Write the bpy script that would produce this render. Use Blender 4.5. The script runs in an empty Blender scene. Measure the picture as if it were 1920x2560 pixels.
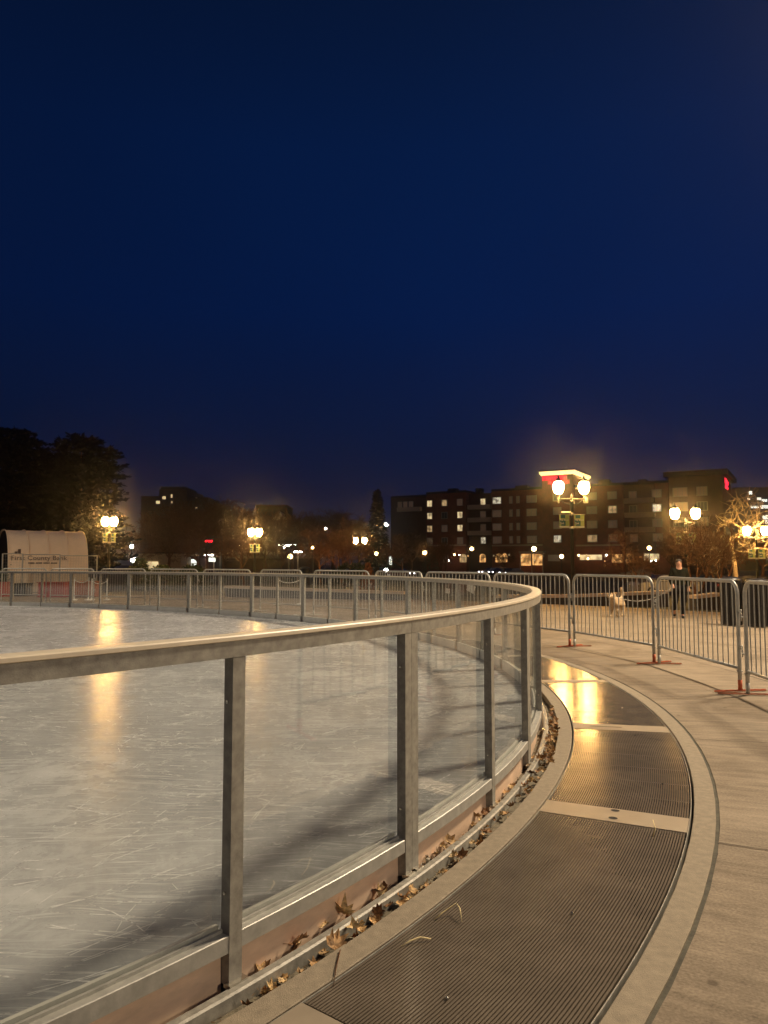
import bpy, math, random
import numpy as np
from mathutils import Vector, Matrix
random.seed(7)
PI = math.pi
sc = bpy.context.scene
COL = sc.collection

# ------------------------------------------------------------------ camera numbers
CAM_H, PITCH, FPX = 1.3, 0.069, 1849.0


def ray(u, v):
    c, s = math.cos(PITCH), math.sin(PITCH)
    up = 1280 - v
    return Vector((u - 960, FPX * c - up * s, FPX * s + up * c))


def at(u, v, Y):
    d = ray(u, v)
    return Vector((0, 0, CAM_H)) + d * (Y / d.y)


# ------------------------------------------------------------------ rink curve (an ellipse), arc length s, outward offset
CX, CY, EA, EB, TH = -13.41, 10.416, 15.329, 11.646, -.391
_t = np.linspace(0, 2 * PI, 8001)
_x, _y = EA * np.cos(_t), EB * np.sin(_t)
_X = CX + _x * math.cos(TH) - _y * math.sin(TH)
_Y = CY + _x * math.sin(TH) + _y * math.cos(TH)
_S = np.concatenate([[0], np.cumsum(np.hypot(np.diff(_X), np.diff(_Y)))])
PER = float(_S[-1])


def C(s, off=0.0):
    t = float(np.interp(s % PER, _S, _t))
    x, y = EA * math.cos(t), EB * math.sin(t)
    nx, ny = math.cos(t) / EA, math.sin(t) / EB
    n = math.hypot(nx, ny)
    x += off * nx / n
    y += off * ny / n
    return Vector((CX + x * math.cos(TH) - y * math.sin(TH), CY + x * math.sin(TH) + y * math.cos(TH), 0))


def nrm(s):
    return (C(s, 1) - C(s, 0)).normalized()


def off_of(x, y):
    D = np.hypot(_X - x, _Y - y)
    i = int(D.argmin())
    a = (x - CX) * math.cos(TH) + (y - CY) * math.sin(TH)
    b = -(x - CX) * math.sin(TH) + (y - CY) * math.cos(TH)
    return float(D[i]) * (1 if (a / EA) ** 2 + (b / EB) ** 2 > 1 else -1)


def zoff(o):
    return -min(1.0, max(0.0, (o - 3.0) * 0.025))


def gz(x, y):
    return zoff(off_of(x, y))


# ------------------------------------------------------------------ materials
def new_mat(name):
    m = bpy.data.materials.new(name)
    m.use_nodes = True
    nt = m.node_tree
    return m, nt, nt.nodes['Principled BSDF']


def N(nt, typ, **kw):
    n = nt.nodes.new(typ)
    for k, v in kw.items():
        if k in n.inputs:
            n.inputs[k].default_value = v
        else:
            setattr(n, k, v)
    return n


def ramp(nt, stops):
    r = nt.nodes.new('ShaderNodeValToRGB')
    e = r.color_ramp.elements
    while len(e) < len(stops):
        e.new(0.5)
    for i, (p, c) in enumerate(stops):
        e[i].position = p
        e[i].color = c if len(c) == 4 else (*c, 1)
    return r


def mat(name, col, rough=0.6, metal=0.0, var=0.18, scale=6.0, bump=0.0, bscale=None, stretch=(1, 1, 1), spec=0.5, uv=False, rvar=.12):
    """a plain procedural surface: mottled base colour, uneven roughness, a little bump"""
    m, nt, b = new_mat(name)
    tc = N(nt, 'ShaderNodeTexCoord')
    mp = N(nt, 'ShaderNodeMapping')
    mp.inputs['Scale'].default_value = stretch
    nt.links.new(tc.outputs['UV' if uv else 'Object'], mp.inputs['Vector'])
    n1 = N(nt, 'ShaderNodeTexNoise', Scale=scale, Detail=8.0, Roughness=0.65)
    nt.links.new(mp.outputs[0], n1.inputs['Vector'])
    lo = tuple(max(0, c * (1 - var)) for c in col)
    hi = tuple(min(1, c * (1 + var)) for c in col)
    r = ramp(nt, [(0.3, lo), (0.7, hi)])
    nt.links.new(n1.outputs[0], r.inputs[0])
    nt.links.new(r.outputs[0], b.inputs['Base Color'])
    rr = N(nt, 'ShaderNodeMapRange')
    rr.inputs[3].default_value = max(0.02, rough - rvar)
    rr.inputs[4].default_value = min(1, rough + rvar)
    nt.links.new(n1.outputs[0], rr.inputs[0])
    nt.links.new(rr.outputs[0], b.inputs['Roughness'])
    b.inputs['Metallic'].default_value = metal
    b.inputs['Specular IOR Level'].default_value = spec
    if bump:
        n2 = N(nt, 'ShaderNodeTexNoise', Scale=bscale or scale * 6, Detail=6.0)
        nt.links.new(mp.outputs[0], n2.inputs['Vector'])
        bp = N(nt, 'ShaderNodeBump', Strength=bump, Distance=0.01)
        nt.links.new(n2.outputs[0], bp.inputs['Height'])
        nt.links.new(bp.outputs[0], b.inputs['Normal'])
    return m


def emit(name, col, strength, var=0.0, scale=1.0):
    m, nt, b = new_mat(name)
    b.inputs['Base Color'].default_value = (*[c * .5 for c in col], 1)
    b.inputs['Emission Strength'].default_value = strength
    b.inputs['Emission Color'].default_value = (*col, 1)
    if var:
        tc = N(nt, 'ShaderNodeTexCoord')
        n1 = N(nt, 'ShaderNodeTexNoise', Scale=scale, Detail=3.0)
        nt.links.new(tc.outputs['Object'], n1.inputs['Vector'])
        r = ramp(nt, [(0.38, tuple(c * (1 - var) for c in col)), (0.6, col)])
        nt.links.new(n1.outputs[0], r.inputs[0])
        nt.links.new(r.outputs[0], b.inputs['Emission Color'])
    return m


M = {}
M['steel'] = mat('galvanised_steel', (.33, .32, .285), .46, .18, .32, 26, .08, 200)
M['steel_dull'] = mat('dull_galvanised_steel', (.44, .44, .41), .45, .3, .2, 18, .05, 160)
M['cap'] = mat('cream_cap_plastic', (.74, .66, .52), .42, 0, .08, 12)
M['kick'] = mat('white_kick_plastic', (.66, .66, .62), .5, 0, .12, 7)
M['copper'] = mat('tan_skirt_plastic', (.80, .60, .45), .34, 0, .22, 4, 0, None, (1, 1, 3))
M['gutter'] = mat('gutter_concrete', (.17, .145, .10), .8, 0, .45, 22, .5, 90)
M['curb'] = mat('tan_curb_concrete', (.29, .243, .178), .8, 0, .22, 26, .35, 220)
M['dark'] = mat('black_trench', (.012, .011, .01), .9)
M['sealant'] = mat('joint_sealant', (.085, .08, .06), .85, 0, .5, 12, .2)
M['joint'] = mat('tooled_joint', (.07, .055, .038), .9)
M['orange'] = mat('orange_foot_paint', (.52, .12, .05), .5, .1, .35, 18)
M['rust'] = mat('worn_orange_metal', (.42, .16, .09), .55, .3, .5, 14)
M['black'] = mat('black_painted_metal', (.016, .016, .017), .38, .2, .2, 9)
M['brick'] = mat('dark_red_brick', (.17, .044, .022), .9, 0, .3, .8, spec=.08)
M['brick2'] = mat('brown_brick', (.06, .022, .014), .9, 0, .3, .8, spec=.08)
M['roof'] = mat('dark_roof', (.018, .016, .016), .9, spec=.08)
M['stone'] = mat('pale_stone_trim', (.32, .24, .17), .8)
M['pane_dark'] = mat('unlit_window_pane', (.05, .05, .055), .08, 0, .3, 2)
M['frame'] = mat('window_frame', (.28, .25, .22), .6)
M['lawn'] = mat('dark_winter_lawn', (.035, .038, .018), .95, 0, .5, 3, .8, 30)
M['asphalt'] = mat('asphalt', (.045, .043, .042), .75, 0, .2, 12, .3, 90)
M['bark'] = mat('bare_bark', (.12, .060, .032), .9, 0, .35, 5, .3, 40, spec=.1)
M['bark_pale'] = mat('pale_bark', (.22, .17, .115), .8, 0, .3, 5, .3, 40)
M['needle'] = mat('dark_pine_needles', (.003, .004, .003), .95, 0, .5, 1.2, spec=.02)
M['leafgreen'] = mat('evergreen_leaves', (.035, .055, .02), .8, 0, .5, 3)
M['rusty_foliage'] = mat('russet_foliage', (.26, .10, .03), .8, 0, .4, 6)
M['granite'] = mat('pale_seat_stone', (.52, .42, .32), .75, 0, .12, 9, .2)
M['granite_dark'] = mat('dark_bench_base', (.05, .042, .036), .8)
M['red'] = mat('red_painted_wood', (.34, .045, .035), .6, 0, .2, 4)
M['chain'] = mat('white_chain_plastic', (.75, .75, .72), .4)
M['paper'] = mat('white_paper', (.78, .77, .74), .7, 0, .05)
M['grate'] = mat('bronze_grate_metal', (.155, .128, .098), .18, .0, .2, 4, .035, 14, (1, 1, 1), .22, False, .03)
M['plate'] = mat('grey_cover_plate', (.33, .275, .205), .5, .15, .1, 9)
M['globe'] = emit('lamp_globe_glass', (1, .52, .14), 400)
M['globe_far'] = emit('small_globe_glass', (1, .66, .24), 24)
M['globe_white'] = emit('white_lamp_glass', (1, .95, .85), 40)
M['win_lit'] = emit('lit_window', (1, .76, .40), 0.95, .65, .9)
M['win_soft'] = emit('softly_lit_window', (1, .66, .30), .5, .75, 1.3)
M['win_cool'] = emit('cool_lit_window', (1, .88, .62), .75, .8, 1.6)
M['win_warm'] = emit('warm_shop_window', (1, .50, .16), 1.2, .85, 1.1)
M['win_dim'] = emit('dimly_lit_window', (.75, .50, .34), .05, .6, .9)
M['win_white'] = emit('white_office_window', (.95, 1, .9), 1.7, .4, .4)
M['cornice_glow'] = emit('cornice_cove_glow', (1, .82, .36), 1.5, .12, .3)  # emission on the cornice itself stands in for its cove lighting
M['neon'] = emit('red_neon', (1, .015, .05), 2.2)
M['neon_back'] = emit('red_sign_backing', (1, .02, .04), .22)
M['traffic_red'] = emit('red_signal', (1, .01, .02), 7)
M['headlight'] = emit('headlight', (.95, .95, 1), 9)
M['tail'] = emit('tail_light', (1, .05, .02), 3)
M['bannergreen'] = mat('banner_pale_green', (.36, .46, .16), .7, 0, .08)
M['bannerteal'] = mat('banner_teal', (.03, .13, .13), .7, 0, .1)
M['bannerwhite'] = mat('banner_white', (.7, .7, .64), .7)
M['canvas'] = mat('tent_canvas', (.84, .68, .50), .8, 0, .08, 1.5)
M['ink'] = mat('dark_lettering', (.10, .07, .06), .8)
M['skin'] = mat('skin', (.55, .30, .20), .6, 0, .08)
M['hair'] = mat('dark_hair', (.03, .02, .015), .6)
M['jacket'] = mat('dark_jacket', (.010, .012, .008), .9, 0, .3, 14, .3, spec=.1)
M['trousers'] = mat('dark_trousers', (.008, .008, .010), .9, 0, .2, 14, spec=.1)
M['shoe'] = mat('black_shoe', (.012, .012, .012), .5)
M['sole'] = mat('white_sole', (.6, .6, .58), .6)
M['fur'] = mat('cream_fur', (.46, .34, .205), .9, 0, .2, 20, .6, 60)
M['leash'] = mat('pale_leash', (.4, .38, .34), .7)
M['eye'] = mat('dark_eye', (.01, .01, .01), .2)
def leaf_mat(name, stops):
    m, nt, b = new_mat(name)
    oi = N(nt, 'ShaderNodeObjectInfo')
    r = ramp(nt, stops)
    nt.links.new(oi.outputs['Random'], r.inputs[0])
    tc = N(nt, 'ShaderNodeTexCoord')
    n1 = N(nt, 'ShaderNodeTexNoise', Scale=3.5, Detail=6.0)
    nt.links.new(tc.outputs['Object'], n1.inputs['Vector'])
    r2 = ramp(nt, [(.35, (.45, .42, .4)), (.65, (1.25, 1.2, 1.1))])
    nt.links.new(n1.outputs[0], r2.inputs[0])
    mx = N(nt, 'ShaderNodeMixRGB', blend_type='MULTIPLY')
    mx.inputs[0].default_value = 1
    nt.links.new(r.outputs[0], mx.inputs[1])
    nt.links.new(r2.outputs[0], mx.inputs[2])
    nt.links.new(mx.outputs[0], b.inputs['Base Color'])
    b.inputs['Roughness'].default_value = .7
    return m


M['leaf'] = leaf_mat('dry_brown_leaf', [(0, (.20, .10, .045)), (.3, (.38, .20, .08)), (.6, (.55, .35, .15)), (1, (.72, .55, .30))])
M['leaf2'] = leaf_mat('dry_tan_leaf', [(0, (.30, .17, .08)), (.4, (.52, .35, .17)), (1, (.78, .62, .36))])
M['straw'] = mat('dry_straw', (.80, .66, .36), .7)
M['wall_beige'] = mat('beige_render', (.34, .27, .19), .85)
M['concrete_far'] = mat('garage_concrete', (.20, .15, .11), .9)
M['bolt'] = mat('bright_bolt', (.65, .62, .55), .25, .9)


def car_paint(name, col):
    m = mat(name, col, .25, .2, .05)
    m.node_tree.nodes['Principled BSDF'].inputs['Coat Weight'].default_value = .6
    return m


def glass_mat():
    m, nt, b = new_mat('clear_acrylic_glass')
    nt.nodes.remove(b)
    out = nt.nodes['Material Output']
    tr = N(nt, 'ShaderNodeBsdfTransparent')
    tr.inputs[0].default_value = (.95, .96, .95, 1)
    gl = N(nt, 'ShaderNodeBsdfGlossy', Roughness=.04)
    df = N(nt, 'ShaderNodeBsdfDiffuse')
    df.inputs[0].default_value = (.7, .68, .62, 1)
    fr = N(nt, 'ShaderNodeFresnel', IOR=1.45)
    ml = N(nt, 'ShaderNodeMath', operation='MULTIPLY')
    ml.inputs[1].default_value = .25
    nt.links.new(fr.outputs[0], ml.inputs[0])
    # smears and scratches
    tc = N(nt, 'ShaderNodeTexCoord')
    mp = N(nt, 'ShaderNodeMapping')
    mp.inputs['Scale'].default_value = (3, 3, 1)
    nt.links.new(tc.outputs['Object'], mp.inputs[0])
    no = N(nt, 'ShaderNodeTexNoise', Scale=3.0, Detail=9.0, Roughness=.7, Distortion=1.0)
    nt.links.new(mp.outputs[0], no.inputs['Vector'])
    r = ramp(nt, [(.40, (.016, .016, .016)), (.66, (.07, .07, .07))])
    nt.links.new(no.outputs[0], r.inputs[0])
    m1 = N(nt, 'ShaderNodeMixShader')
    m2 = N(nt, 'ShaderNodeMixShader')
    nt.links.new(r.outputs[0], m1.inputs[0])
    nt.links.new(tr.outputs[0], m1.inputs[1])
    nt.links.new(df.outputs[0], m1.inputs[2])
    nt.links.new(ml.outputs[0], m2.inputs[0])
    nt.links.new(m1.outputs[0], m2.inputs[1])
    nt.links.new(gl.outputs[0], m2.inputs[2])
    nt.links.new(m2.outputs[0], out.inputs[0])
    return m


M['glass'] = glass_mat()


def ice_mat():
    m, nt, b = new_mat('skated_ice')
    L = nt.links.new
    tc = N(nt, 'ShaderNodeTexCoord')
    base = N(nt, 'ShaderNodeTexNoise', Scale=.9, Detail=6.0, Roughness=.6, Distortion=.6)
    L(tc.outputs['Object'], base.inputs['Vector'])
    r0 = ramp(nt, [(.3, (.285, .30, .32)), (.72, (.42, .44, .465))])
    L(base.outputs[0], r0.inputs[0])
    # skate marks: stretched noise in several directions, thresholded, patchy
    wz = N(nt, 'ShaderNodeTexNoise', Scale=.7, Detail=3.0)
    L(tc.outputs['Object'], wz.inputs['Vector'])
    wsub = N(nt, 'ShaderNodeVectorMath', operation='SUBTRACT')
    wsub.inputs[1].default_value = (.5, .5, .5)
    L(wz.outputs[1], wsub.inputs[0])
    wsc = N(nt, 'ShaderNodeVectorMath', operation='SCALE')
    wsc.inputs['Scale'].default_value = .45
    L(wsub.outputs[0], wsc.inputs[0])
    warp = N(nt, 'ShaderNodeVectorMath', operation='ADD')
    L(tc.outputs['Object'], warp.inputs[0])
    L(wsc.outputs[0], warp.inputs[1])
    acc = None
    LAY = [(-.25, 1.6, 30, .60, .70, .8), (.45, 1.4, 26, .605, .70, .8), (1.0, 1.8, 34, .61, .71, .7), (-.9, 1.5, 30, .605, .71, .7), (.1, 2.6, 60, .60, .72, .6), (1.6, 1.6, 28, .62, .72, .7),
           (2.1, 2.2, 44, .61, .72, .6), (-.5, 3.2, 70, .60, .73, .55), (.75, 3.0, 64, .61, .73, .55), (.2, .6, 22, .605, .68, .75), (-.12, .5, 18, .61, .69, .7)]
    for i, (rot, sx, sy, lo, hi, amt) in enumerate(LAY):
        mp = N(nt, 'ShaderNodeMapping')
        mp.inputs['Rotation'].default_value = (0, 0, rot)
        mp.inputs['Scale'].default_value = (sx, sy, 1)
        mp.inputs['Location'].default_value = (i * 7.3, i * 3.1, 0)
        L(warp.outputs[0], mp.inputs[0])
        no = N(nt, 'ShaderNodeTexNoise', Scale=1.0, Detail=4.0, Roughness=.62, Distortion=.25)
        L(mp.outputs[0], no.inputs['Vector'])
        rr = ramp(nt, [(lo, (0, 0, 0)), (hi, (amt * .6, amt * .6, amt * .6))])
        L(no.outputs[0], rr.inputs[0])
        if acc is None:
            acc = rr.outputs[0]
        else:
            a = N(nt, 'ShaderNodeMath', operation='MAXIMUM')
            L(acc, a.inputs[0])
            L(rr.outputs[0], a.inputs[1])
            acc = a.outputs[0]
    # long thin cuts: edges of big distorted cells
    for sc_, wid, amt, loc in ((.55, .005, .4, 0),):
        nz = N(nt, 'ShaderNodeTexNoise', Scale=.45, Detail=2.0)
        L(tc.outputs['Object'], nz.inputs['Vector'])
        mx = N(nt, 'ShaderNodeMixRGB')
        mx.inputs[0].default_value = .55
        L(tc.outputs['Object'], mx.inputs[1])
        L(nz.outputs[1], mx.inputs[2])
        mp = N(nt, 'ShaderNodeMapping')
        mp.inputs['Location'].default_value = (loc, loc * .7, 0)
        mp.inputs['Scale'].default_value = (.6, 1.6, 1)
        mp.inputs['Rotation'].default_value = (0, 0, .2 + loc * .1)
        L(mx.outputs[0], mp.inputs[0])
        vo = N(nt, 'ShaderNodeTexVoronoi', Scale=sc_ * 2, feature='DISTANCE_TO_EDGE')
        L(mp.outputs[0], vo.inputs['Vector'])
        rr = ramp(nt, [(0, (amt, amt, amt)), (wid * sc_ * 3, (0, 0, 0))])
        L(vo.outputs[0], rr.inputs[0])
        gap = N(nt, 'ShaderNodeTexNoise', Scale=1.7, Detail=3.0)
        L(tc.outputs['Object'], gap.inputs['Vector'])
        gr = ramp(nt, [(.45, (0, 0, 0)), (.58, (1, 1, 1))])
        L(gap.outputs[0], gr.inputs[0])
        mu = N(nt, 'ShaderNodeMath', operation='MULTIPLY')
        L(rr.outputs[0], mu.inputs[0])
        L(gr.outputs[0], mu.inputs[1])
        a = N(nt, 'ShaderNodeMath', operation='MAXIMUM')
        L(acc, a.inputs[0])
        L(mu.outputs[0], a.inputs[1])
        acc = a.outputs[0]
    # scuffed snow dust in patches
    du = N(nt, 'ShaderNodeTexNoise', Scale=5.0, Detail=10.0, Roughness=.75, Distortion=.4)
    L(warp.outputs[0], du.inputs['Vector'])
    pm = N(nt, 'ShaderNodeTexNoise', Scale=.8, Detail=3.0)
    L(tc.outputs['Object'], pm.inputs['Vector'])
    ad = N(nt, 'ShaderNodeMath', operation='MULTIPLY')
    L(du.outputs[0], ad.inputs[0])
    L(pm.outputs[0], ad.inputs[1])
    dr = ramp(nt, [(.24, (0, 0, 0)), (.42, (.45, .45, .45))])
    L(ad.outputs[0], dr.inputs[0])
    a = N(nt, 'ShaderNodeMath', operation='MAXIMUM')
    L(acc, a.inputs[0])
    L(dr.outputs[0], a.inputs[1])
    acc = a.outputs[0]
    # frost specks
    sp = N(nt, 'ShaderNodeTexNoise', Scale=38.0, Detail=3.0)
    L(tc.outputs['Object'], sp.inputs['Vector'])
    spr = ramp(nt, [(.66, (0, 0, 0)), (.76, (.35, .35, .35))])
    L(sp.outputs[0], spr.inputs[0])
    a = N(nt, 'ShaderNodeMath', operation='MAXIMUM')
    L(acc, a.inputs[0])
    L(spr.outputs[0], a.inputs[1])
    acc = a.outputs[0]
    mix = N(nt, 'ShaderNodeMixRGB')
    mix.inputs[2].default_value = (.84, .87, .90, 1)
    L(acc, mix.inputs[0])
    L(r0.outputs[0], mix.inputs[1])
    L(mix.outputs[0], b.inputs['Base Color'])
    ro = N(nt, 'ShaderNodeMapRange')
    ro.inputs[3].default_value = .23
    ro.inputs[4].default_value = .5
    L(acc, ro.inputs[0])
    L(ro.outputs[0], b.inputs['Roughness'])
    b.inputs['IOR'].default_value = 1.31
    b.inputs['Specular IOR Level'].default_value = .10
    b.inputs['Subsurface Weight'].default_value = .8
    b.inputs['Subsurface Radius'].default_value = (1, 1, 1)
    b.inputs['Subsurface Scale'].default_value = .22
    bp = N(nt, 'ShaderNodeBump', Strength=.12, Distance=.004)
    L(acc, bp.inputs['Height'])
    L(bp.outputs[0], b.inputs['Normal'])
    return m


M['ice'] = ice_mat()


def paving_mat():
    """broom-finished plaza concrete; UV = metres along and across the ring"""
    m, nt, b = new_mat('brushed_plaza_concrete')
    L = nt.links.new
    tc = N(nt, 'ShaderNodeTexCoord')
    big = N(nt, 'ShaderNodeTexNoise', Scale=.8, Detail=7.0, Roughness=.65)
    L(tc.outputs['Object'], big.inputs['Vector'])
    mp = N(nt, 'ShaderNodeMapping')
    mp.inputs['Scale'].default_value = (7, .9, 1)
    L(tc.outputs['UV'], mp.inputs[0])
    st = N(nt, 'ShaderNodeTexNoise', Scale=2.2, Detail=8.0, Roughness=.7)
    L(mp.outputs[0], st.inputs['Vector'])
    fine = N(nt, 'ShaderNodeTexNoise', Scale=90.0, Detail=4.0)
    L(tc.outputs['Object'], fine.inputs['Vector'])
    m1 = N(nt, 'ShaderNodeMixRGB', blend_type='MIX')
    m1.inputs[0].default_value = .6
    L(big.outputs[0], m1.inputs[1])
    L(st.outputs[0], m1.inputs[2])
    m2 = N(nt, 'ShaderNodeMixRGB', blend_type='MIX')
    m2.inputs[0].default_value = .3
    L(m1.outputs[0], m2.inputs[1])
    L(fine.outputs[0], m2.inputs[2])
    r = ramp(nt, [(.40, (.15, .118, .083)), (.60, (.34, .277, .205))])
    L(m2.outputs[0], r.inputs[0])
    # old gum spots and drips
    vo = N(nt, 'ShaderNodeTexVoronoi', Scale=2.6)
    L(tc.outputs['Object'], vo.inputs['Vector'])
    vr = ramp(nt, [(.035, (.55, .53, .5)), (.06, (1, 1, 1))])
    L(vo.outputs['Distance'], vr.inputs[0])
    stn = N(nt, 'ShaderNodeTexNoise', Scale=.55, Detail=9.0, Roughness=.7, Distortion=1.2)
    L(tc.outputs['Object'], stn.inputs['Vector'])
    sr = ramp(nt, [(.36, (.66, .63, .6)), (.5, (1, 1, 1))])
    L(stn.outputs[0], sr.inputs[0])
    mg = N(nt, 'ShaderNodeMixRGB', blend_type='MULTIPLY')
    mg.inputs[0].default_value = 1
    L(r.outputs[0], mg.inputs[1])
    L(vr.outputs[0], mg.inputs[2])
    mg2 = N(nt, 'ShaderNodeMixRGB', blend_type='MULTIPLY')
    mg2.inputs[0].default_value = .8
    L(mg.outputs[0], mg2.inputs[1])
    L(sr.outputs[0], mg2.inputs[2])
    L(mg2.outputs[0], b.inputs['Base Color'])
    b.inputs['Roughness'].default_value = .78
    b.inputs['Specular IOR Level'].default_value = .3
    bp = N(nt, 'ShaderNodeBump', Strength=.35, Distance=.004)
    mp2 = N(nt, 'ShaderNodeMapping')
    mp2.inputs['Scale'].default_value = (60, 2.5, 1)
    L(tc.outputs['UV'], mp2.inputs[0])
    br = N(nt, 'ShaderNodeTexNoise', Scale=2.0, Detail=5.0)
    L(mp2.outputs[0], br.inputs['Vector'])
    L(br.outputs[0], bp.inputs['Height'])
    L(bp.outputs[0], b.inputs['Normal'])
    return m


M['paving'] = paving_mat()


# ------------------------------------------------------------------ mesh building
class MB:
    def __init__(self):
        self.v, self.f, self.m, self.uv = [], [], [], {}

    def add(self, vs, fs, mi=0, mtx=None):
        o = len(self.v)
        for p in vs:
            p = Vector(p)
            self.v.append(mtx @ p if mtx is not None else p)
        for f in fs:
            self.f.append([o + i for i in f])
            self.m.append(mi)
        return o

    def box(self, c, d, rz=0, mi=0, mtx=None, taper=1.0):
        x, y, z = [k / 2 for k in d]
        t = taper
        vs = [(-x, -y, -z), (x, -y, -z), (x, y, -z), (-x, y, -z), (-x * t, -y * t, z), (x * t, -y * t, z), (x * t, y * t, z), (-x * t, y * t, z)]
        T = Matrix.Translation(Vector(c)) @ Matrix.Rotation(rz, 4, 'Z')
        if mtx is not None:
            T = mtx @ T
        self.add(vs, [(3, 2, 1, 0), (4, 5, 6, 7), (0, 1, 5, 4), (1, 2, 6, 5), (2, 3, 7, 6), (3, 0, 4, 7)], mi, T)

    def tube(self, path, r, n=8, mi=0, cap=True, mtx=None):
        path = [Vector(p) for p in path]
        k = len(path)
        rs = r if isinstance(r, (list, tuple)) else [r] * k
        vs, fs = [], []
        up = None
        for i, p in enumerate(path):
            d = (path[min(i + 1, k - 1)] - path[max(i - 1, 0)])
            d = d.normalized() if d.length > 1e-9 else Vector((0, 0, 1))
            if up is None:
                up = Vector((0, 0, 1)) if abs(d.z) < .9 else Vector((1, 0, 0))
            a = (up - d * up.dot(d))
            a = a.normalized() if a.length > 1e-6 else d.orthogonal().normalized()
            up = a
            bb = d.cross(a)
            for j in range(n):
                q = 2 * PI * j / n
                vs.append(p + a * (rs[i] * math.cos(q)) + bb * (rs[i] * math.sin(q)))
        for i in range(k - 1):
            for j in range(n):
                j2 = (j + 1) % n
                fs.append((i * n + j, i * n + j2, (i + 1) * n + j2, (i + 1) * n + j))
        if cap:
            fs.append(tuple(range(n - 1, -1, -1)))
            fs.append(tuple((k - 1) * n + j for j in range(n)))
        self.add(vs, fs, mi, mtx)

    def lathe(self, prof, c=(0, 0, 0), n=12, mi=0, mtx=None):
        vs, fs = [], []
        for r, z in prof:
            for j in range(n):
                q = 2 * PI * j / n
                vs.append((c[0] + r * math.cos(q), c[1] + r * math.sin(q), c[2] + z))
        for i in range(len(prof) - 1):
            for j in range(n):
                j2 = (j + 1) % n
                fs.append((i * n + j, i * n + j2, (i + 1) * n + j2, (i + 1) * n + j))
        fs.append(tuple(range(n - 1, -1, -1)))
        fs.append(tuple((len(prof) - 1) * n + j for j in range(n)))
        self.add(vs, fs, mi, mtx)

    def sweep(self, s0, s1, n, prof, closed=True, cap=True, mi=0, uv=False, zf=None):
        """sweep a profile of (offset, z) along the rink curve"""
        k = len(prof)
        vs, fs = [], []
        for i in range(n + 1):
            s = s0 + (s1 - s0) * i / n
            for (o, z) in prof:
                p = C(s, o)
                vs.append((p.x, p.y, z))
        o0 = len(self.v)
        kk = k if closed else k - 1
        for i in range(n):
            for j in range(kk):
                j2 = (j + 1) % k
                fs.append((i * k + j, i * k + j2, (i + 1) * k + j2, (i + 1) * k + j))
        if closed and cap:
            fs.append(tuple(range(k - 1, -1, -1)))
            fs.append(tuple(n * k + j for j in range(k)))
        self.add(vs, fs, mi)
        if uv:
            for i in range(n + 1):
                s = s0 + (s1 - s0) * i / n
                for j, (o, z) in enumerate(prof):
                    self.uv[o0 + i * k + j] = (s, o)

    def build(self, name, mats, parent=None, smooth=False, origin=None):
        me = bpy.data.meshes.new(name)
        og = Vector(origin) if origin is not None else Vector((0, 0, 0))
        me.from_pydata([tuple(p - og) for p in self.v], [], self.f)
        if not isinstance(mats, (list, tuple)):
            mats = [mats]
        for m in mats:
            me.materials.append(M[m] if isinstance(m, str) else m)
        me.polygons.foreach_set('material_index', self.m)
        if smooth:
            me.polygons.foreach_set('use_smooth', [True] * len(me.polygons))
        if self.uv:
            l = me.uv_layers.new(name='UVMap')
            for lp in me.loops:
                l.data[lp.index].uv = self.uv.get(lp.vertex_index, (0, 0))
        me.validate()
        me.update()
        o = bpy.data.objects.new(name, me)
        COL.objects.link(o)
        if parent is not None:
            o.parent = parent
            # parts are given in world space: undo the parent's own placement
            o.matrix_parent_inverse = parent_world(parent).inverted()
        o.location = og
        return o


def parent_world(p):
    m = p.matrix_basis.copy()
    if p.parent:
        return parent_world(p.parent) @ p.matrix_parent_inverse @ m
    return m


def box_normals_fix(o):
    return o


def tag(o, label=None, cat=None, group=None, kind=None):
    if label:
        o['label'] = label
    if cat:
        o['category'] = cat
    if group:
        o['group'] = group
    if kind:
        o['kind'] = kind
    return o


def empty(name, loc, label, cat, group=None, rz=0):
    o = bpy.data.objects.new(name, None)
    o.empty_display_size = .1
    COL.objects.link(o)
    o.location = loc
    o.rotation_euler.z = rz
    return tag(o, label, cat, group)


def copy_tree(o, parent=None):
    c = o.copy()
    COL.objects.link(c)
    if parent is not None:
        c.parent = parent
        c.matrix_parent_inverse = o.matrix_parent_inverse.copy()
    for ch in list(o.children):
        copy_tree(ch, c)
    return c


def text_mesh(txt, size, ext=.002, shear=0.0, align='CENTER'):
    cu = bpy.data.curves.new('txt', 'FONT')
    cu.body = txt
    cu.size = size
    cu.extrude = ext
    cu.shear = shear
    cu.align_x = align
    cu.resolution_u = 2
    ob = bpy.data.objects.new('txt', cu)
    COL.objects.link(ob)
    dg = bpy.context.evaluated_depsgraph_get()
    me = bpy.data.meshes.new_from_object(ob.evaluated_get(dg))
    vs = [v.co.copy() for v in me.vertices]
    fs = [list(p.vertices) for p in me.polygons]
    bpy.data.objects.remove(ob)
    bpy.data.curves.remove(cu)
    bpy.data.meshes.remove(me)
    return vs, fs


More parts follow.
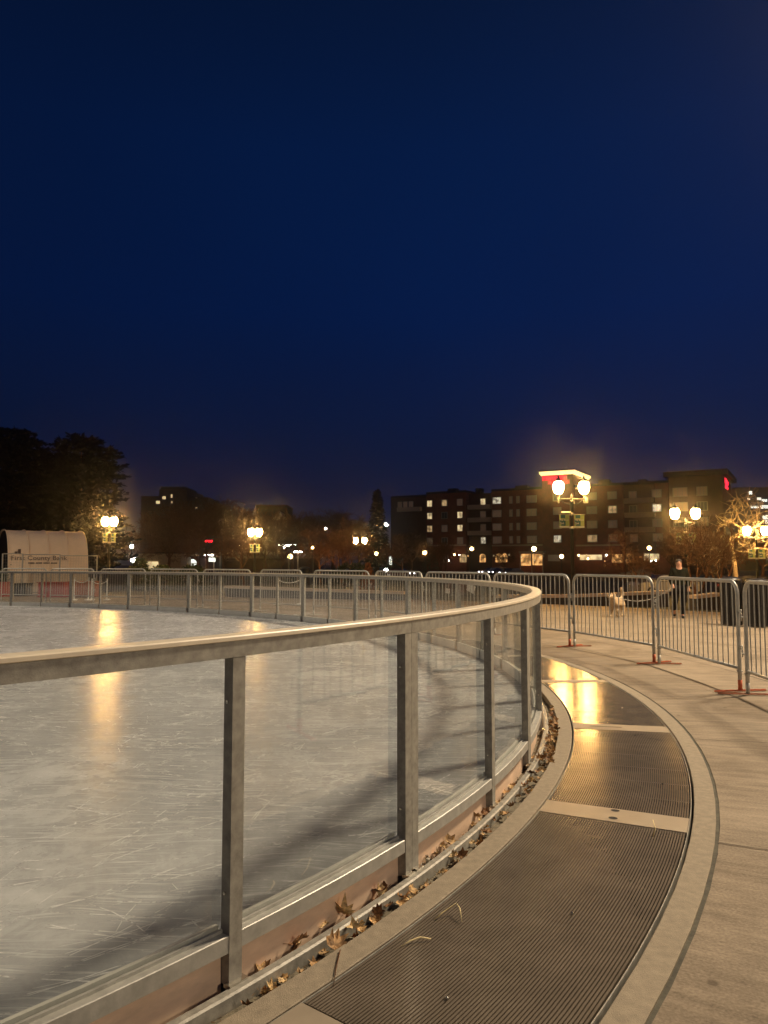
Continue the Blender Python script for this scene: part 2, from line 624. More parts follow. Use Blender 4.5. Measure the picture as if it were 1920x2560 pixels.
def skin(verts, edges, radii, levels=2, root=0):
    me = bpy.data.meshes.new('sk')
    me.from_pydata(verts, edges, [])
    ob = bpy.data.objects.new('sk', me)
    COL.objects.link(ob)
    md = ob.modifiers.new('Skin', 'SKIN')
    md.use_smooth_shade = True
    for i, r in enumerate(radii):
        r = r if isinstance(r, tuple) else (r, r)
        me.skin_vertices[0].data[i].radius = r
        me.skin_vertices[0].data[i].use_root = (i == root)
    if levels:
        sb = ob.modifiers.new('Sub', 'SUBSURF')
        sb.levels = levels
        sb.render_levels = levels
    dg = bpy.context.evaluated_depsgraph_get()
    out = bpy.data.meshes.new_from_object(ob.evaluated_get(dg))
    vs = [v.co.copy() for v in out.vertices]
    fs = [list(p.vertices) for p in out.polygons]
    bpy.data.objects.remove(ob)
    bpy.data.meshes.remove(me)
    bpy.data.meshes.remove(out)
    return vs, fs


# ================================================================== THE SETTING
# ice
b = MB()
n = 240
ring = [C(PER * i / n, -.018) for i in range(n)]
b.add([(p.x, p.y, .05) for p in ring], [tuple(range(n))])
tag(b.build('ice_surface', 'ice'), kind='structure')

# skate cuts: thin broken arcs of ice dust just above the surface
mk, nt, bb_ = new_mat('skate_cut_dust')
tc = N(nt, 'ShaderNodeTexCoord')
no = N(nt, 'ShaderNodeTexNoise', Scale=9.0, Detail=5.0, Roughness=.7)
nt.links.new(tc.outputs['Object'], no.inputs['Vector'])
ra = ramp(nt, [(.45, (0, 0, 0)), (.56, (.85, .85, .85))])
nt.links.new(no.outputs[0], ra.inputs[0])
nt.links.new(ra.outputs[0], bb_.inputs['Alpha'])
bb_.inputs['Base Color'].default_value = (.90, .92, .94, 1)
bb_.inputs['Roughness'].default_value = .7
M['cut'] = mk
rd = random.Random(77)
b = MB()


def cut(x, y, a, L_, w, bend):
    n_ = max(3, int(L_ / .18))
    vs = []
    for i_ in range(n_ + 1):
        t_ = i_ / n_
        aa = a + bend * (t_ - .5)
        ww = 1.5 * w * (.35 + .65 * math.sin(PI * min(1, max(0, t_ * .96 + .02)))) * rd.uniform(.7, 1.2)
        vs.append((x - ww * math.sin(aa), y + ww * math.cos(aa), .0518))
        vs.append((x + ww * math.sin(aa), y - ww * math.cos(aa), .0518))
        x += math.cos(aa) * L_ / n_
        y += math.sin(aa) * L_ / n_
        if off_of(x, y) > -.12:
            break
    m_ = len(vs) // 2
    b.add(vs, [(2 * i_, 2 * i_ + 1, 2 * i_ + 3, 2 * i_ + 2) for i_ in range(m_ - 1)])


for k in range(4600):
    y = math.sqrt(1.2 ** 2 + (22 ** 2 - 1.2 ** 2) * rd.random() ** 1.25)
    x = rd.uniform(-.62 * y - .6, min(1.4, .4 * y))
    if off_of(x, y) > -.15:
        continue
    typ = rd.random()
    ws = .5 + .24 * y
    if typ < .30:
        cut(x, y, rd.uniform(0, PI), rd.uniform(.10, .5), rd.uniform(.0008, .0022) * ws, rd.gauss(0, .5))
    elif typ < .72:
        cut(x, y, rd.gauss(.5, .6), rd.uniform(.7, 3.0), rd.uniform(.0008, .002) * ws, rd.gauss(0, .6))
    elif typ < .80:
        cut(x, y, rd.uniform(0, PI), rd.uniform(.04, .14), rd.uniform(.003, .008) * ws, rd.gauss(0, .8))
    else:
        cut(x, y, rd.choice((-.3, .25, 2.6, 1.1)) + rd.gauss(0, .2), rd.uniform(2, 6), rd.uniform(.0012, .003) * ws, rd.gauss(0, .3))
tag(b.build('skate_marks', 'cut'), kind='stuff')

# gutter along the wall foot, trench below the grates, both as sheets below the walking level
b = MB()
b.sweep(0, PER, 240, [(-.06, -.045), (.165, -.045)], closed=False)
tag(b.build('gutter_floor', 'gutter'), kind='structure')
b = MB()
b.sweep(0, PER, 240, [(.27, -.06), (1.03, -.06)], closed=False)
tag(b.build('trench_floor', 'dark'), kind='structure')
b = MB()
b.sweep(0, PER, 300, [(.165, -.05), (.168, -.003), (.172, 0), (.270, 0), (.274, -.003), (.275, -.06)], closed=False)
tag(b.build('inner_kerb', 'curb'), kind='structure')
b = MB()
b.sweep(0, PER, 300, [(1.027, -.06), (1.0275, -.003), (1.031, 0), (1.134, 0), (1.134, -.012)], closed=False, uv=True)
tag(b.build('outer_kerb', 'curb'), kind='structure')
b = MB()
b.sweep(0, PER, 300, [(1.1345, -.006), (1.152, -.004)], closed=False)
tag(b.build('sealant_joint', 'sealant'), kind='structure')
# plaza, falling gently away from the rink
b = MB()
offs = [1.1525, 1.3, 1.6, 2, 2.5, 3, 4, 5.5, 7, 9, 11, 13, 15.2]
b.sweep(0, PER, 240, [(1.1525, -.012)] + [(o, zoff(o)) for o in offs], closed=False, uv=True)
tag(b.build('plaza_pavement', 'paving'), kind='structure')
b = MB()
offs = [15.2, 18, 22, 27, 34, 43, 60, 100, 180, 400, 900]
b.sweep(0, PER, 160, [(o, zoff(o) - (.02 if o < 16 else 0)) for o in offs], closed=False)
tag(b.build('lawn_ground', 'lawn'), kind='structure')
# joints tooled into the paving
b = MB()
for o in (2.0, 2.78, 4.6, 6.8, 9.2, 11.6):
    b.sweep(0, PER, 300, [(o - .006, zoff(o - .006) + .004), (o + .006, zoff(o + .006) + .004)], closed=False)
s = 84.56
k = 0
while k < 44:
    ss = s + 1.92 * k
    for (o0, o1) in ((1.153, 2), (2.0, 3.0), (3.0, 15)):
        p0, p1, q = C(ss, o0), C(ss, o1), nrm(ss)
        t = Vector((-q.y, q.x, 0)) * (.004 + .0004 * o0)
        z0, z1 = zoff(o0) + .004, zoff(o1) + .004
        b.add([(p0 - t) + Vector((0, 0, z0)), (p0 + t) + Vector((0, 0, z0)), (p1 + t) + Vector((0, 0, z1)), (p1 - t) + Vector((0, 0, z1))], [(0, 1, 2, 3)])
    k += 1
tag(b.build('paving_joint', 'joint'), kind='structure')
# street in front of the hotel
FA, FB = Vector((1.7, 184, 0)), Vector((58.6, 151, 0))
FD = (FB - FA).normalized()
FN = Vector((FD.y, -FD.x, 0))      # toward the camera side
if FN.y > 0:
    FN = -FN
b = MB()
A0 = FA - FD * 120 + FN * 12
A1 = FA + FD * 160 + FN * 12
b.add([A0 + Vector((0, 0, -.99)), A1 + Vector((0, 0, -.99)), A1 + FN * 9 + Vector((0, 0, -.99)), A0 + FN * 9 + Vector((0, 0, -.99))], [(0, 1, 2, 3)])
tag(b.build('street', 'asphalt'), kind='structure')

# ================================================================== RINK WALL
DOUBLE = [79.67, 81.66, 83.645]
DOUBLE += [PER + .413 + 1.985 * k for k in range(8)]
DOUBLE += [PER + x for x in (16.74, 19.05, 21.24, 23.41, 25.6, 27.8, 30.0)]
GRP = 'glazed steel wall sections round the ice'


def post(b, s, half, z0, z1, side=0):
    """post of half tangential width, standing between offsets -.05 and .045"""
    p, q = C(s), nrm(s)
    t = Vector((-q.y, q.x, 0))
    c = p + t * (side * half) + q * .0265
    h = half - .001
    b.add([c + t * a + q * d + Vector((0, 0, z)) for z in (z0, z1) for (a, d) in ((-h, -.021), (h, -.021), (h, .021), (-h, .021))],
          [(0, 1, 2, 3), (7, 6, 5, 4), (0, 4, 5, 1), (1, 5, 6, 2), (2, 6, 7, 3), (3, 7, 4, 0)])


def wall_section(s0, s1, label):
    sm = (s0 + s1) / 2
    if abs(s0 - 81.66) < .01:
        sm = 82.64
    if abs(s0 - 83.645) < .01:
        sm = 84.618
    base = C(sm)
    e = empty('rink_wall_section', (base.x, base.y, 0), label, 'rink wall', GRP)
    hw = .0275
    pt = 2 * hw
    for ss, half, side in ((s0, hw, 1), (sm, .0265, 0), (s1, hw, -1)):
        b = MB()
        post(b, ss, half, -.004, 1.0, side)
        p, q = C(ss), nrm(ss)
        t = Vector((-q.y, q.x, 0))
        po = b.build('post', 'steel', e)
        # screws on the flank of the post and the welded foot
        bb = MB()
        face = -1 if side <= 0 else -1
        cc = p + t * (side * half + face * half)
        for z in (.27, .86):
            x = cc + q * .024 + Vector((0, 0, z))
            bb.tube([x + t * .001, x - t * .004], .0055, 8)
        bb.build('screw', 'bolt', po)
        bb = MB()
        fc = p + t * (side * half) + q * .052
        bb.box((fc.x, fc.y, .002), (.075, .03, .012), math.atan2(t.y, t.x))
        bb.build('weld_foot', 'bolt', po)
    n = 8
    b = MB()
    g = .0015
    b.sweep(s0 + g, s1 - g, n, [(-.012, 1.001), (.049, 1.001), (.049, 1.052), (-.012, 1.052)])
    b.build('top_rail', 'steel', e)
    b = MB()
    b.sweep(s0 + g, s1 - g, n, [(-.022, 1.0525), (.052, 1.0525), (.055, 1.055), (.055, 1.066), (.052, 1.07), (-.020, 1.07), (-.024, 1.066), (-.024, 1.055)])
    b.build('cap_rail', 'cap', e)
    for a0, a1 in ((s0 + pt, sm - .0265), (sm + .0265, s1 - pt)):
        b = MB()
        b.sweep(a0, a1, 4, [(.006, .096), (.046, .096), (.046, .146), (.043, .148), (.016, .148), (.016, .158), (.006, .158)])
        b.build('bottom_rail', 'steel_dull', e)
        b = MB()
        b.sweep(a0, a1, 4, [(-.004, .10), (.004, .10), (.004, 1.0), (-.004, 1.0)])
        b.build('glass_pane', 'glass', e)
        b = MB()
        b.sweep(a0, a1, 4, [(-.020, .03), (-.0055, .03), (-.0055, .165), (-.020, .165)])
        b.build('kick_board', 'kick', e)
        b = MB()
        b.sweep(a0, a1, 4, [(-.005, -.05), (.012, -.05), (.009, .095), (-.005, .095)])
        b.build('skirt_board', 'copper', e)
    return e


LAB = {0: 'near wall section cut off by the lower left corner', 1: 'nearest glazed wall section, fallen leaves along its foot',
       2: 'near glazed wall section beside the two-hole cover plate', 3: 'wall section at the sharp bend beside the shiny grate'}
ORD = ['first', 'second', 'third', 'fourth', 'fifth', 'sixth', 'seventh', 'eighth', 'ninth', 'tenth', 'eleventh', 'twelfth', 'thirteenth', 'fourteenth', 'fifteenth', 'sixteenth']
for i in range(len(DOUBLE) - 1):
    lab = LAB.get(i) or 'glazed wall section across the ice, %s after the sharp bend' % ORD[i - 4]
    wall_section(DOUBLE[i], DOUBLE[i + 1], lab)

# galvanised edge angle that the post feet stand on
b = MB()
b.sweep(PER + -6, PER + 32, 240, [(.052, -.045), (.056, -.004), (.062, .002), (.088, .002), (.094, -.004), (.095, -.045)])
tag(b.build('gutter_edge_rail', 'steel'), 'galvanized edge rail running along the foot of the rink wall', 'edge rail')
# clamp in the gutter beside the double post
p = C(83.78, .045)
e = empty('gutter_clamp', (p.x, p.y, -.045), 'small steel clamp lying in gutter beside the nearest double post', 'clamp')
b = MB()
q = nrm(83.78)
b.box((p.x, p.y, -.028), (.09, .045, .03), math.atan2(q.x, -q.y))
b.build('clamp_body', 'steel_dull', e)
b = MB()
b.tube([(p.x, p.y, -.012), (p.x, p.y, .012)], .014, 6)
b.tube([(p.x, p.y, .012), (p.x, p.y, .022)], .008, 8)
b.build('nut', 'bolt', e)

# ================================================================== GRATES
PL = [78.4, 80.47, 82.59, 84.728, PER + 1.595, PER + 3.77, PER + 5.9, PER + 8.05, PER + 10.2, PER + 12.3, PER + 14.4, PER + 16.5, PER + 18.6, PER + 20.7, PER + 22.8, PER + 24.9]
G0, G1 = .292, 1.006
b = MB()
b.sweep(PL[0], PL[-1], 260, [(.2855, -.055), (.2855, .001), (.2895, .001), (.2895, -.055)])
b.sweep(PL[0], PL[-1], 260, [(1.0105, -.055), (1.0105, .001), (1.0145, .001), (1.0145, -.055)])
tag(b.build('grate_edge_trim', 'steel'), 'thin metal edge trim either side of the grate walkway', 'edge trim')
GL = ['wide dark grate cropped by the bottom edge left of the straws', 'cropped grate beneath the near camera side', 'large ribbed grate with straws lying on it',
      'ribbed grate between the two-hole plate and the slotted plate', 'shiny grate glowing with lamp reflections by the bend', 'short visible grate just past the sharp bend']
PLL = {2: 'grey cover plate in the bottom edge corner', 3: 'grey cover plate with two dark oval holes', 4: 'grey cover plate with a thin slot',
       5: 'cover plate amid the shiny reflections on the grates'}


def grate(s0, s1, label):
    c = C((s0 + s1) / 2, .65)
    e = empty('floor_grate', (c.x, c.y, 0), label, 'grate', 'ribbed metal grates in the walkway')
    b = MB()
    pitch = .0119
    n = 60
    for i in range(n):
        o = G0 + pitch * i + .001
        b.sweep(s0 + .003, s1 - .003, 10, [(o, -.02), (o, 0), (o + .0076, 0), (o + .0076, -.02)], closed=False)
    b.build('rib_panel', 'grate', e)
    b = MB()
    k = max(2, int((s1 - s0) / .3))
    for i in range(k + 1):
        ss = s0 + .012 + (s1 - s0 - .024) * i / k
        b.sweep(ss - .006, ss + .006, 1, [(G0, -.05), (G1, -.05), (G1, -.021), (G0, -.021)])
    b.build('support_bar', 'black', e)


def plate(s0, s1, label, holes):
    c = C((s0 + s1) / 2, .65)
    e = empty('cover_plate', (c.x, c.y, 0), label, 'cover plate', 'grey cover plates between the grates')
    b = MB()
    b.sweep(s0 + .004, s1 - .004, 2, [(G0 - .004, -.02), (G1 + .002, -.02), (G1 + .002, .0015), (G0 - .004, .0015)])
    b.build('plate', 'plate', e)
    if holes == 'round':
        for (ss, o) in ((s0 + .055, .656), (s0 + .17, .65)):
            b = MB()
            p, q = C(ss, o), nrm(ss)
            T = Matrix.Translation((p.x, p.y, .003)) @ Matrix.Rotation(math.atan2(q.y, q.x), 4, 'Z')
            b.add([(.023 * math.cos(j * PI / 12), .019 * math.sin(j * PI / 12), 0) for j in range(24)], [tuple(range(24))], 0, T)
            b.build('hole', 'dark', e)
    elif holes == 'slot':
        b = MB()
        b.sweep((s0 + s1) / 2 - .008, (s0 + s1) / 2 + .008, 1, [(.42, .0035), (.66, .0035)], closed=False)
        b.build('slot', 'dark', e)


for i in range(len(PL)):
    hw = .102 if i < 5 else .085
    if 1 <= i < 14:
        lab = PLL.get(i) or 'cover plate hidden behind the wall glass, %s past the bend' % ORD[max(0, i - 6)]
        if i == 1:
            lab = 'cover plate just outside the lower left corner'
        plate(PL[i] - hw, PL[i] + hw, lab, {3: 'round', 4: 'slot'}.get(i))
    if i < 13:
        lab = GL[i] if i < len(GL) else 'narrow strip of grate seen through wall glass, %s past the bend' % ORD[i - 6]
        grate(PL[i] + hw, PL[i + 1] - (.102 if i + 1 < 5 else .085), lab)


# ================================================================== BARRICADES
def make_barricade(label, p0, p1, z0=0.0, paint=(1, 0), name='crowd_barricade', red=True):
    p0, p1 = Vector((p0[0], p0[1], 0)), Vector((p1[0], p1[1], 0))
    d = (p1 - p0)
    L = d.length
    d.normalize()
    q = Vector((-d.y, d.x, 0))
    e = empty(name, (p0 + p1) / 2 + Vector((0, 0, z0)), label, 'barricade', 'galvanized crowd barricades round the rink')
    H = 1.115
    R = .135
    r = .0195

    def P(a, z, o=0.0):
        return p0 + d * a + q * o + Vector((0, 0, z + z0))
    path = [P(0, .02), P(0, .3), P(0, H - R)]
    for k in range(1, 7):
        w = k * PI / 12
        path.append(P(R - R * math.cos(w), H - R + R * math.sin(w)))
    for k in range(0, 7):
        w = PI / 2 - k * PI / 12
        path.append(P(L - R + R * math.cos(w), H - R + R * math.sin(w)))
    path += [P(L, .3), P(L, .02)]
    b = MB()
    b.tube(path, r, 12)
    b.build('frame_tube', 'steel_dull', e, smooth=True)
    b = MB()
    b.tube([P(.01, .235), P(L - .01, .235)], .0165, 10)
    b.build('bottom_tube', 'steel_dull', e, smooth=True)
    b = MB()
    nb = 17
    for k in range(nb):
        a = .11 + (L - .22) * k / (nb - 1)
        j = random.uniform(-.012, .012) if random.random() < .35 else 0
        b.tube([P(a, .24), P(a + j, .68, j * .6), P(a, H - .012)], .0068, 6, cap=False)
    b.build('bars', 'steel_dull', e, smooth=True)
    # connectors: hooks on one end, loops on the other
    for (a, sgn, z) in ((0, -1, .78), (0, -1, .42), (L, 1, .80), (L, 1, .44)):
        b = MB()
        if sgn > 0:
            b.tube([P(a, z), P(a + .055, z), P(a + .068, z - .012), P(a + .068, z - .085)], .0075, 6)
            b.tube([P(a + .03, z + .012), P(a + .065, z + .03), P(a + .07, z)], .006, 6)
            b.build('hook', 'steel_dull', e, smooth=True)
        else:
            b.tube([P(a, z - .02), P(a - .05, z - .02, .02), P(a - .06, z - .02, 0), P(a - .05, z - .02, -.02), P(a, z - .02, -.005)], .0075, 6)
            b.build('loop', 'steel_dull', e, smooth=True)
    for k, a in enumerate((0, L)):
        f = MB()
        f.tube([P(a, .018), P(a, .12)], r * 1.06, 12)
        f.build('leg_sleeve', 'orange' if paint[k] else 'steel_dull', e, smooth=True)
        f = MB()
        f.tube([P(a, .20), P(a, .215)], r * 1.5, 12)
        f.build('collar', 'steel_dull', e)
        f = MB()
        yaw = math.atan2(q.y, q.x) + (.12 if k else -.08)
        c = P(a, .0125)
        f.box(c, (.56, .034, .008), yaw)
        f.box((c.x, c.y, z0 + .0195), (.56, .005, .006), yaw)
        f.build('foot_bar', ('orange' if k or paint[0] else 'rust') if red else 'steel_dull', e)
    return e


BAR = [((3.35, 5.25), (2.72, 3.3), 'barricade standing just beyond the right edge of frame'),
       ((3.59, 7.4), (3.42, 5.42), 'barricade cropped by the right edge of the picture'),
       ((3.54, 9.62), (3.61, 7.6), 'crowd barricade in front of the person, with orange leg'),
       ((2.96, 11.6), (3.51, 9.72), 'crowd barricade in front of the cream dog'),
       ((1.99, 13.42), (2.90, 11.66), 'barricade emerging behind the right tip of the rink rail'),
       ((.86, 15.18), (1.92, 13.5), 'barricade behind the far glass with the white papers'),
       ((-.19, 17.03), (.78, 15.3), 'barricade behind the far glass nearest the russet bush'),
       ((-1.76, 18.62), (-.35, 17.2), 'barricade behind the far glass below the third lamp post'),
       ((-3.37, 20.28), (-2.08, 18.78), 'barricade behind the far glass, near black bin'),
       ((-5.28, 21.68), (-3.68, 20.48), 'barricade behind the far glass below the second lamp post'),
       ((-7.2, 22.88), (-5.48, 21.82), 'barricade behind the far glass under the red signal'),
       ((-9.15, 23.98), (-7.4, 23.02), 'barricade behind the far glass under the first lamp post'),
       ((-11.15, 24.85), (-9.4, 24.05), 'barricade right of the red boxes before the tent'),
       ((-13.1, 25.45), (-11.35, 24.95), 'barricade in front of the barrel tent')]
for i, (p0, p1, lab) in enumerate(BAR):
    make_barricade(lab, p0, p1, 0 if i < 9 else zoff(3.1), (0, 1) if i < 5 else (0, 0), 'crowd_barricade', i < 5)

# white notices hung on a barricade
for (u0, v0, u1, v1, Y, tl, lab) in ((1166, 1459, 1187, 1482, 14.2, .35, 'larger white notice tied crookedly to barricade bars'), (1112, 1470, 1124, 1484, 14.95, .05, 'small white notice tied to barricade bars')):
    a, c = at(u0, v1, Y), at(u1, v0, Y)
    w, h = c.x - a.x, c.z - a.z
    b = MB()
    T = Matrix.Translation(((a.x + c.x) / 2, Y - .05, (a.z + c.z) / 2)) @ Matrix.Rotation(-.9, 4, 'Z') @ Matrix.Rotation(tl, 4, 'Y')
    ww = w / .62
    b.box((0, 0, 0), (ww * .8, .004, h * .85), 0, 0, T)
    e = b.build('notice', 'paper')
    tag(e, lab, 'notice')

# ================================================================== LEAVES AND LITTER
def leaf_mesh(seed, curl):
    rd = random.Random(seed)
    pts = []
    lob = [(0, 1.0), (20, .66), (42, .92), (62, .58), (90, .82), (118, .55), (148, .58), (176, .30), (200, .24)]
    ang = [a for a, _ in lob]
    n = 0
    out = []
    for sgn in (1, -1):
        seq = lob if sgn == 1 else lob[::-1]
        for a, r in seq:
            if sgn == -1 and a in (0,):
                continue
            w = math.radians(90 + sgn * a)
            rr = r * rd.uniform(.85, 1.1)
            out.append((rr * math.cos(w), rr * math.sin(w)))
    verts = [(0, 0, 0)]
    inner = []
    for x, y in out:
        inner.append((x * .5, y * .5))
    for ringp in (inner, out):
        for x, y in ringp:
            verts.append((x, y, 0))
    k = len(out)
    fs = []
    for i in range(k):
        j = (i + 1) % k
        fs.append((0, 1 + i, 1 + j))
        fs.append((1 + i, 1 + k + i, 1 + k + j, 1 + j))
    vs = []
    ax = rd.uniform(0, PI)
    for x, y, z in verts:
        t = x * math.cos(ax) + y * math.sin(ax)
        u = -x * math.sin(ax) + y * math.cos(ax)
        zz = curl * (t * t * .75) + curl * .35 * u * u + .12 * math.sin(5 * x + seed) * abs(u) + .1 * math.sin(7 * y)
        sh = 1 - .28 * curl * min(1, t * t)
        vs.append(Vector(((t * sh) * math.cos(ax) - u * math.sin(ax), (t * sh) * math.sin(ax) + u * math.cos(ax), zz)))
    b = MB()
    b.add(vs, fs)
    b.tube([(0, -.2, vs[0].z), (.03, -.6, .12), (.0, -.95, .3)], [.025, .02, .02], 5)
    return b


protos = []
for i, (cu, mt) in enumerate(((1.1, 'leaf'), (1.5, 'leaf2'), (.8, 'leaf'), (1.7, 'leaf'), (1.25, 'leaf2'))):
    o = leaf_mesh(i + 3, cu).build('fallen_leaf', mt)
    md = o.data
    protos.append(md)
    bpy.data.objects.remove(o)
LG = 'dry leaves along the rink gutter'
LL = 'small dry brown leaf among others in the rink gutter'


def put_leaf(s, o, z, size, k, label=None):
    p = C(s, o)
    ob = bpy.data.objects.new('fallen_leaf', protos[k % 5])
    COL.objects.link(ob)
    ob.location = (p.x, p.y, z)
    size *= 1.08
    ob.scale = (size, size, size)
    ob.scale.z *= .8
    ob.rotation_euler = (random.uniform(-.5, .5), random.uniform(-.5, .5), random.uniform(0, 6.28))
    tag(ob, label or LL, 'leaf', LG)


b = MB()
for k in range(1500):
    ss = random.uniform(81.5, PER + 4)
    p = C(ss, random.choice((random.uniform(.10, .163), random.uniform(.014, .05))))
    c = Vector((p.x, p.y, -.044 + abs(random.gauss(0, .006))))
    d1 = Vector((random.gauss(0, 1), random.gauss(0, 1), random.gauss(0, .35))).normalized() * random.uniform(.004, .014)
    d2 = Vector((random.gauss(0, 1), random.gauss(0, 1), random.gauss(0, .35))).normalized() * random.uniform(.003, .009)
    b.add([c, c + d1, c + d1 + d2, c + d2], [(0, 1, 2, 3)])
tag(b.build('leaf_litter', mat('crumbled_leaf', (.20, .125, .06), .9, 0, .7, 14)), kind='stuff')
named = [(82.93, .03, .0, .05, 0, 'curled brown leaf right of the nearest post in inner gutter'), (83.18, .035, .005, .052, 3, 'large angular brown leaf leaning on the tan skirt'),
         (83.42, .04, .005, .05, 0, 'rusty round curled leaf against the tan skirt'), (83.0, .14, -.005, .055, 1, 'large golden leaf on the gutter edge by the twig'),
         (83.14, .13, -.005, .05, 3, 'striped brown leaf behind the large golden leaf'), (84.02, .04, 0, .05, 1, 'golden leaf by the skirt past the double post'),
         (83.93, .135, -.01, .045, 4, 'pale tan leaf in outer gutter opposite the double post')]
for a in named:
    put_leaf(a[0], a[1], a[2], a[3] * 1.05, a[4], a[5])
for k in range(95):     # thick drift round the bend
    ss = PER + random.triangular(-.75, 2.6, .8)
    put_leaf(ss, random.uniform(.10, .175), random.uniform(-.035, .02), random.uniform(.022, .040), k)
for k in range(48):
    put_leaf(random.uniform(82.6, 84.6), random.uniform(.10, .165), random.uniform(-.04, -.012), random.uniform(.020, .036), k * 3 + 1)
for k in range(26):
    put_leaf(random.uniform(82.7, 85.9), random.uniform(.02, .05), random.uniform(-.035, .0), random.uniform(.022, .042), k)


def strand(name, pts, r, m, label, cat, group=None):
    b = MB()
    b.tube(pts, r, 6)
    o = b.build(name, m, smooth=True)
    tag(o, label, cat, group)


def CS(s, o, z):
    p = C(s, o)
    return Vector((p.x, p.y, z))


strand('straw', [CS(83.33, .335, .004), CS(83.37, .345, .014), CS(83.42, .375, .035), CS(83.40, .40, .03), CS(83.36, .43, .008)], [.002, .0025, .003, .003, .0015], 'straw', 'bent pale straw arching over the grate', 'straw')
strand('straw', [CS(83.11, .34, .004), CS(83.15, .35, .008), CS(83.18, .37, .012), CS(83.2, .40, .007)], [.0015, .003, .004, .002], 'straw', 'straight flat pale straw on the grate beside gutter', 'straw')
strand('straw', [CS(84.52, .868, .002), CS(84.54, .875, .03), CS(84.57, .862, .06)], [.003, .003, .002], 'straw', 'short upright straw near the two-hole plate', 'straw')
strand('twig', [CS(82.97, .19, .006), CS(82.88, .25, .006), CS(82.80, .31, .004)], [.0022, .0018, .001], 'bark', 'thin dark twig reaching from the leaves over the kerb', 'twig')
PEB = 'tiny pale pebble lying on the ribbed grate'
for (ss, o, r, lab) in ((83.63, .74, .006, 'white pebble in middle of the large ribbed grate'), (PER + .55, .62, .006, 'pebble on the grate before the slotted plate'), (82.95, .62, .006, 'pale pebble low on the grate near the bottom edge'),
                        (84.0, .86, .004, 'tiny pebble near outer rim of the large grate'), (PER + 2.35, .78, .007, 'pebble on the shiny grate past the slotted plate'), (PER + .2, .86, .006, 'dark pebble near the outer rim before the slotted plate')):
    b = MB()
    p = CS(ss, o, r * .7)
    b.lathe([(.2 * r, -.7 * r), (r, -.2 * r), (.9 * r, .4 * r), (.3 * r, .8 * r)], p, 7)
    tag(b.build('pebble', 'bolt' if 'dark' not in lab else 'dark'), lab, 'pebble', 'pebbles on the grates')


# ================================================================== LAMP POSTS
def globe_profile(s):
    return [(.07 * s, -.22 * s), (.13 * s, -.17 * s), (.175 * s, -.05 * s), (.185 * s, .05 * s), (.16 * s, .15 * s), (.10 * s, .22 * s)]


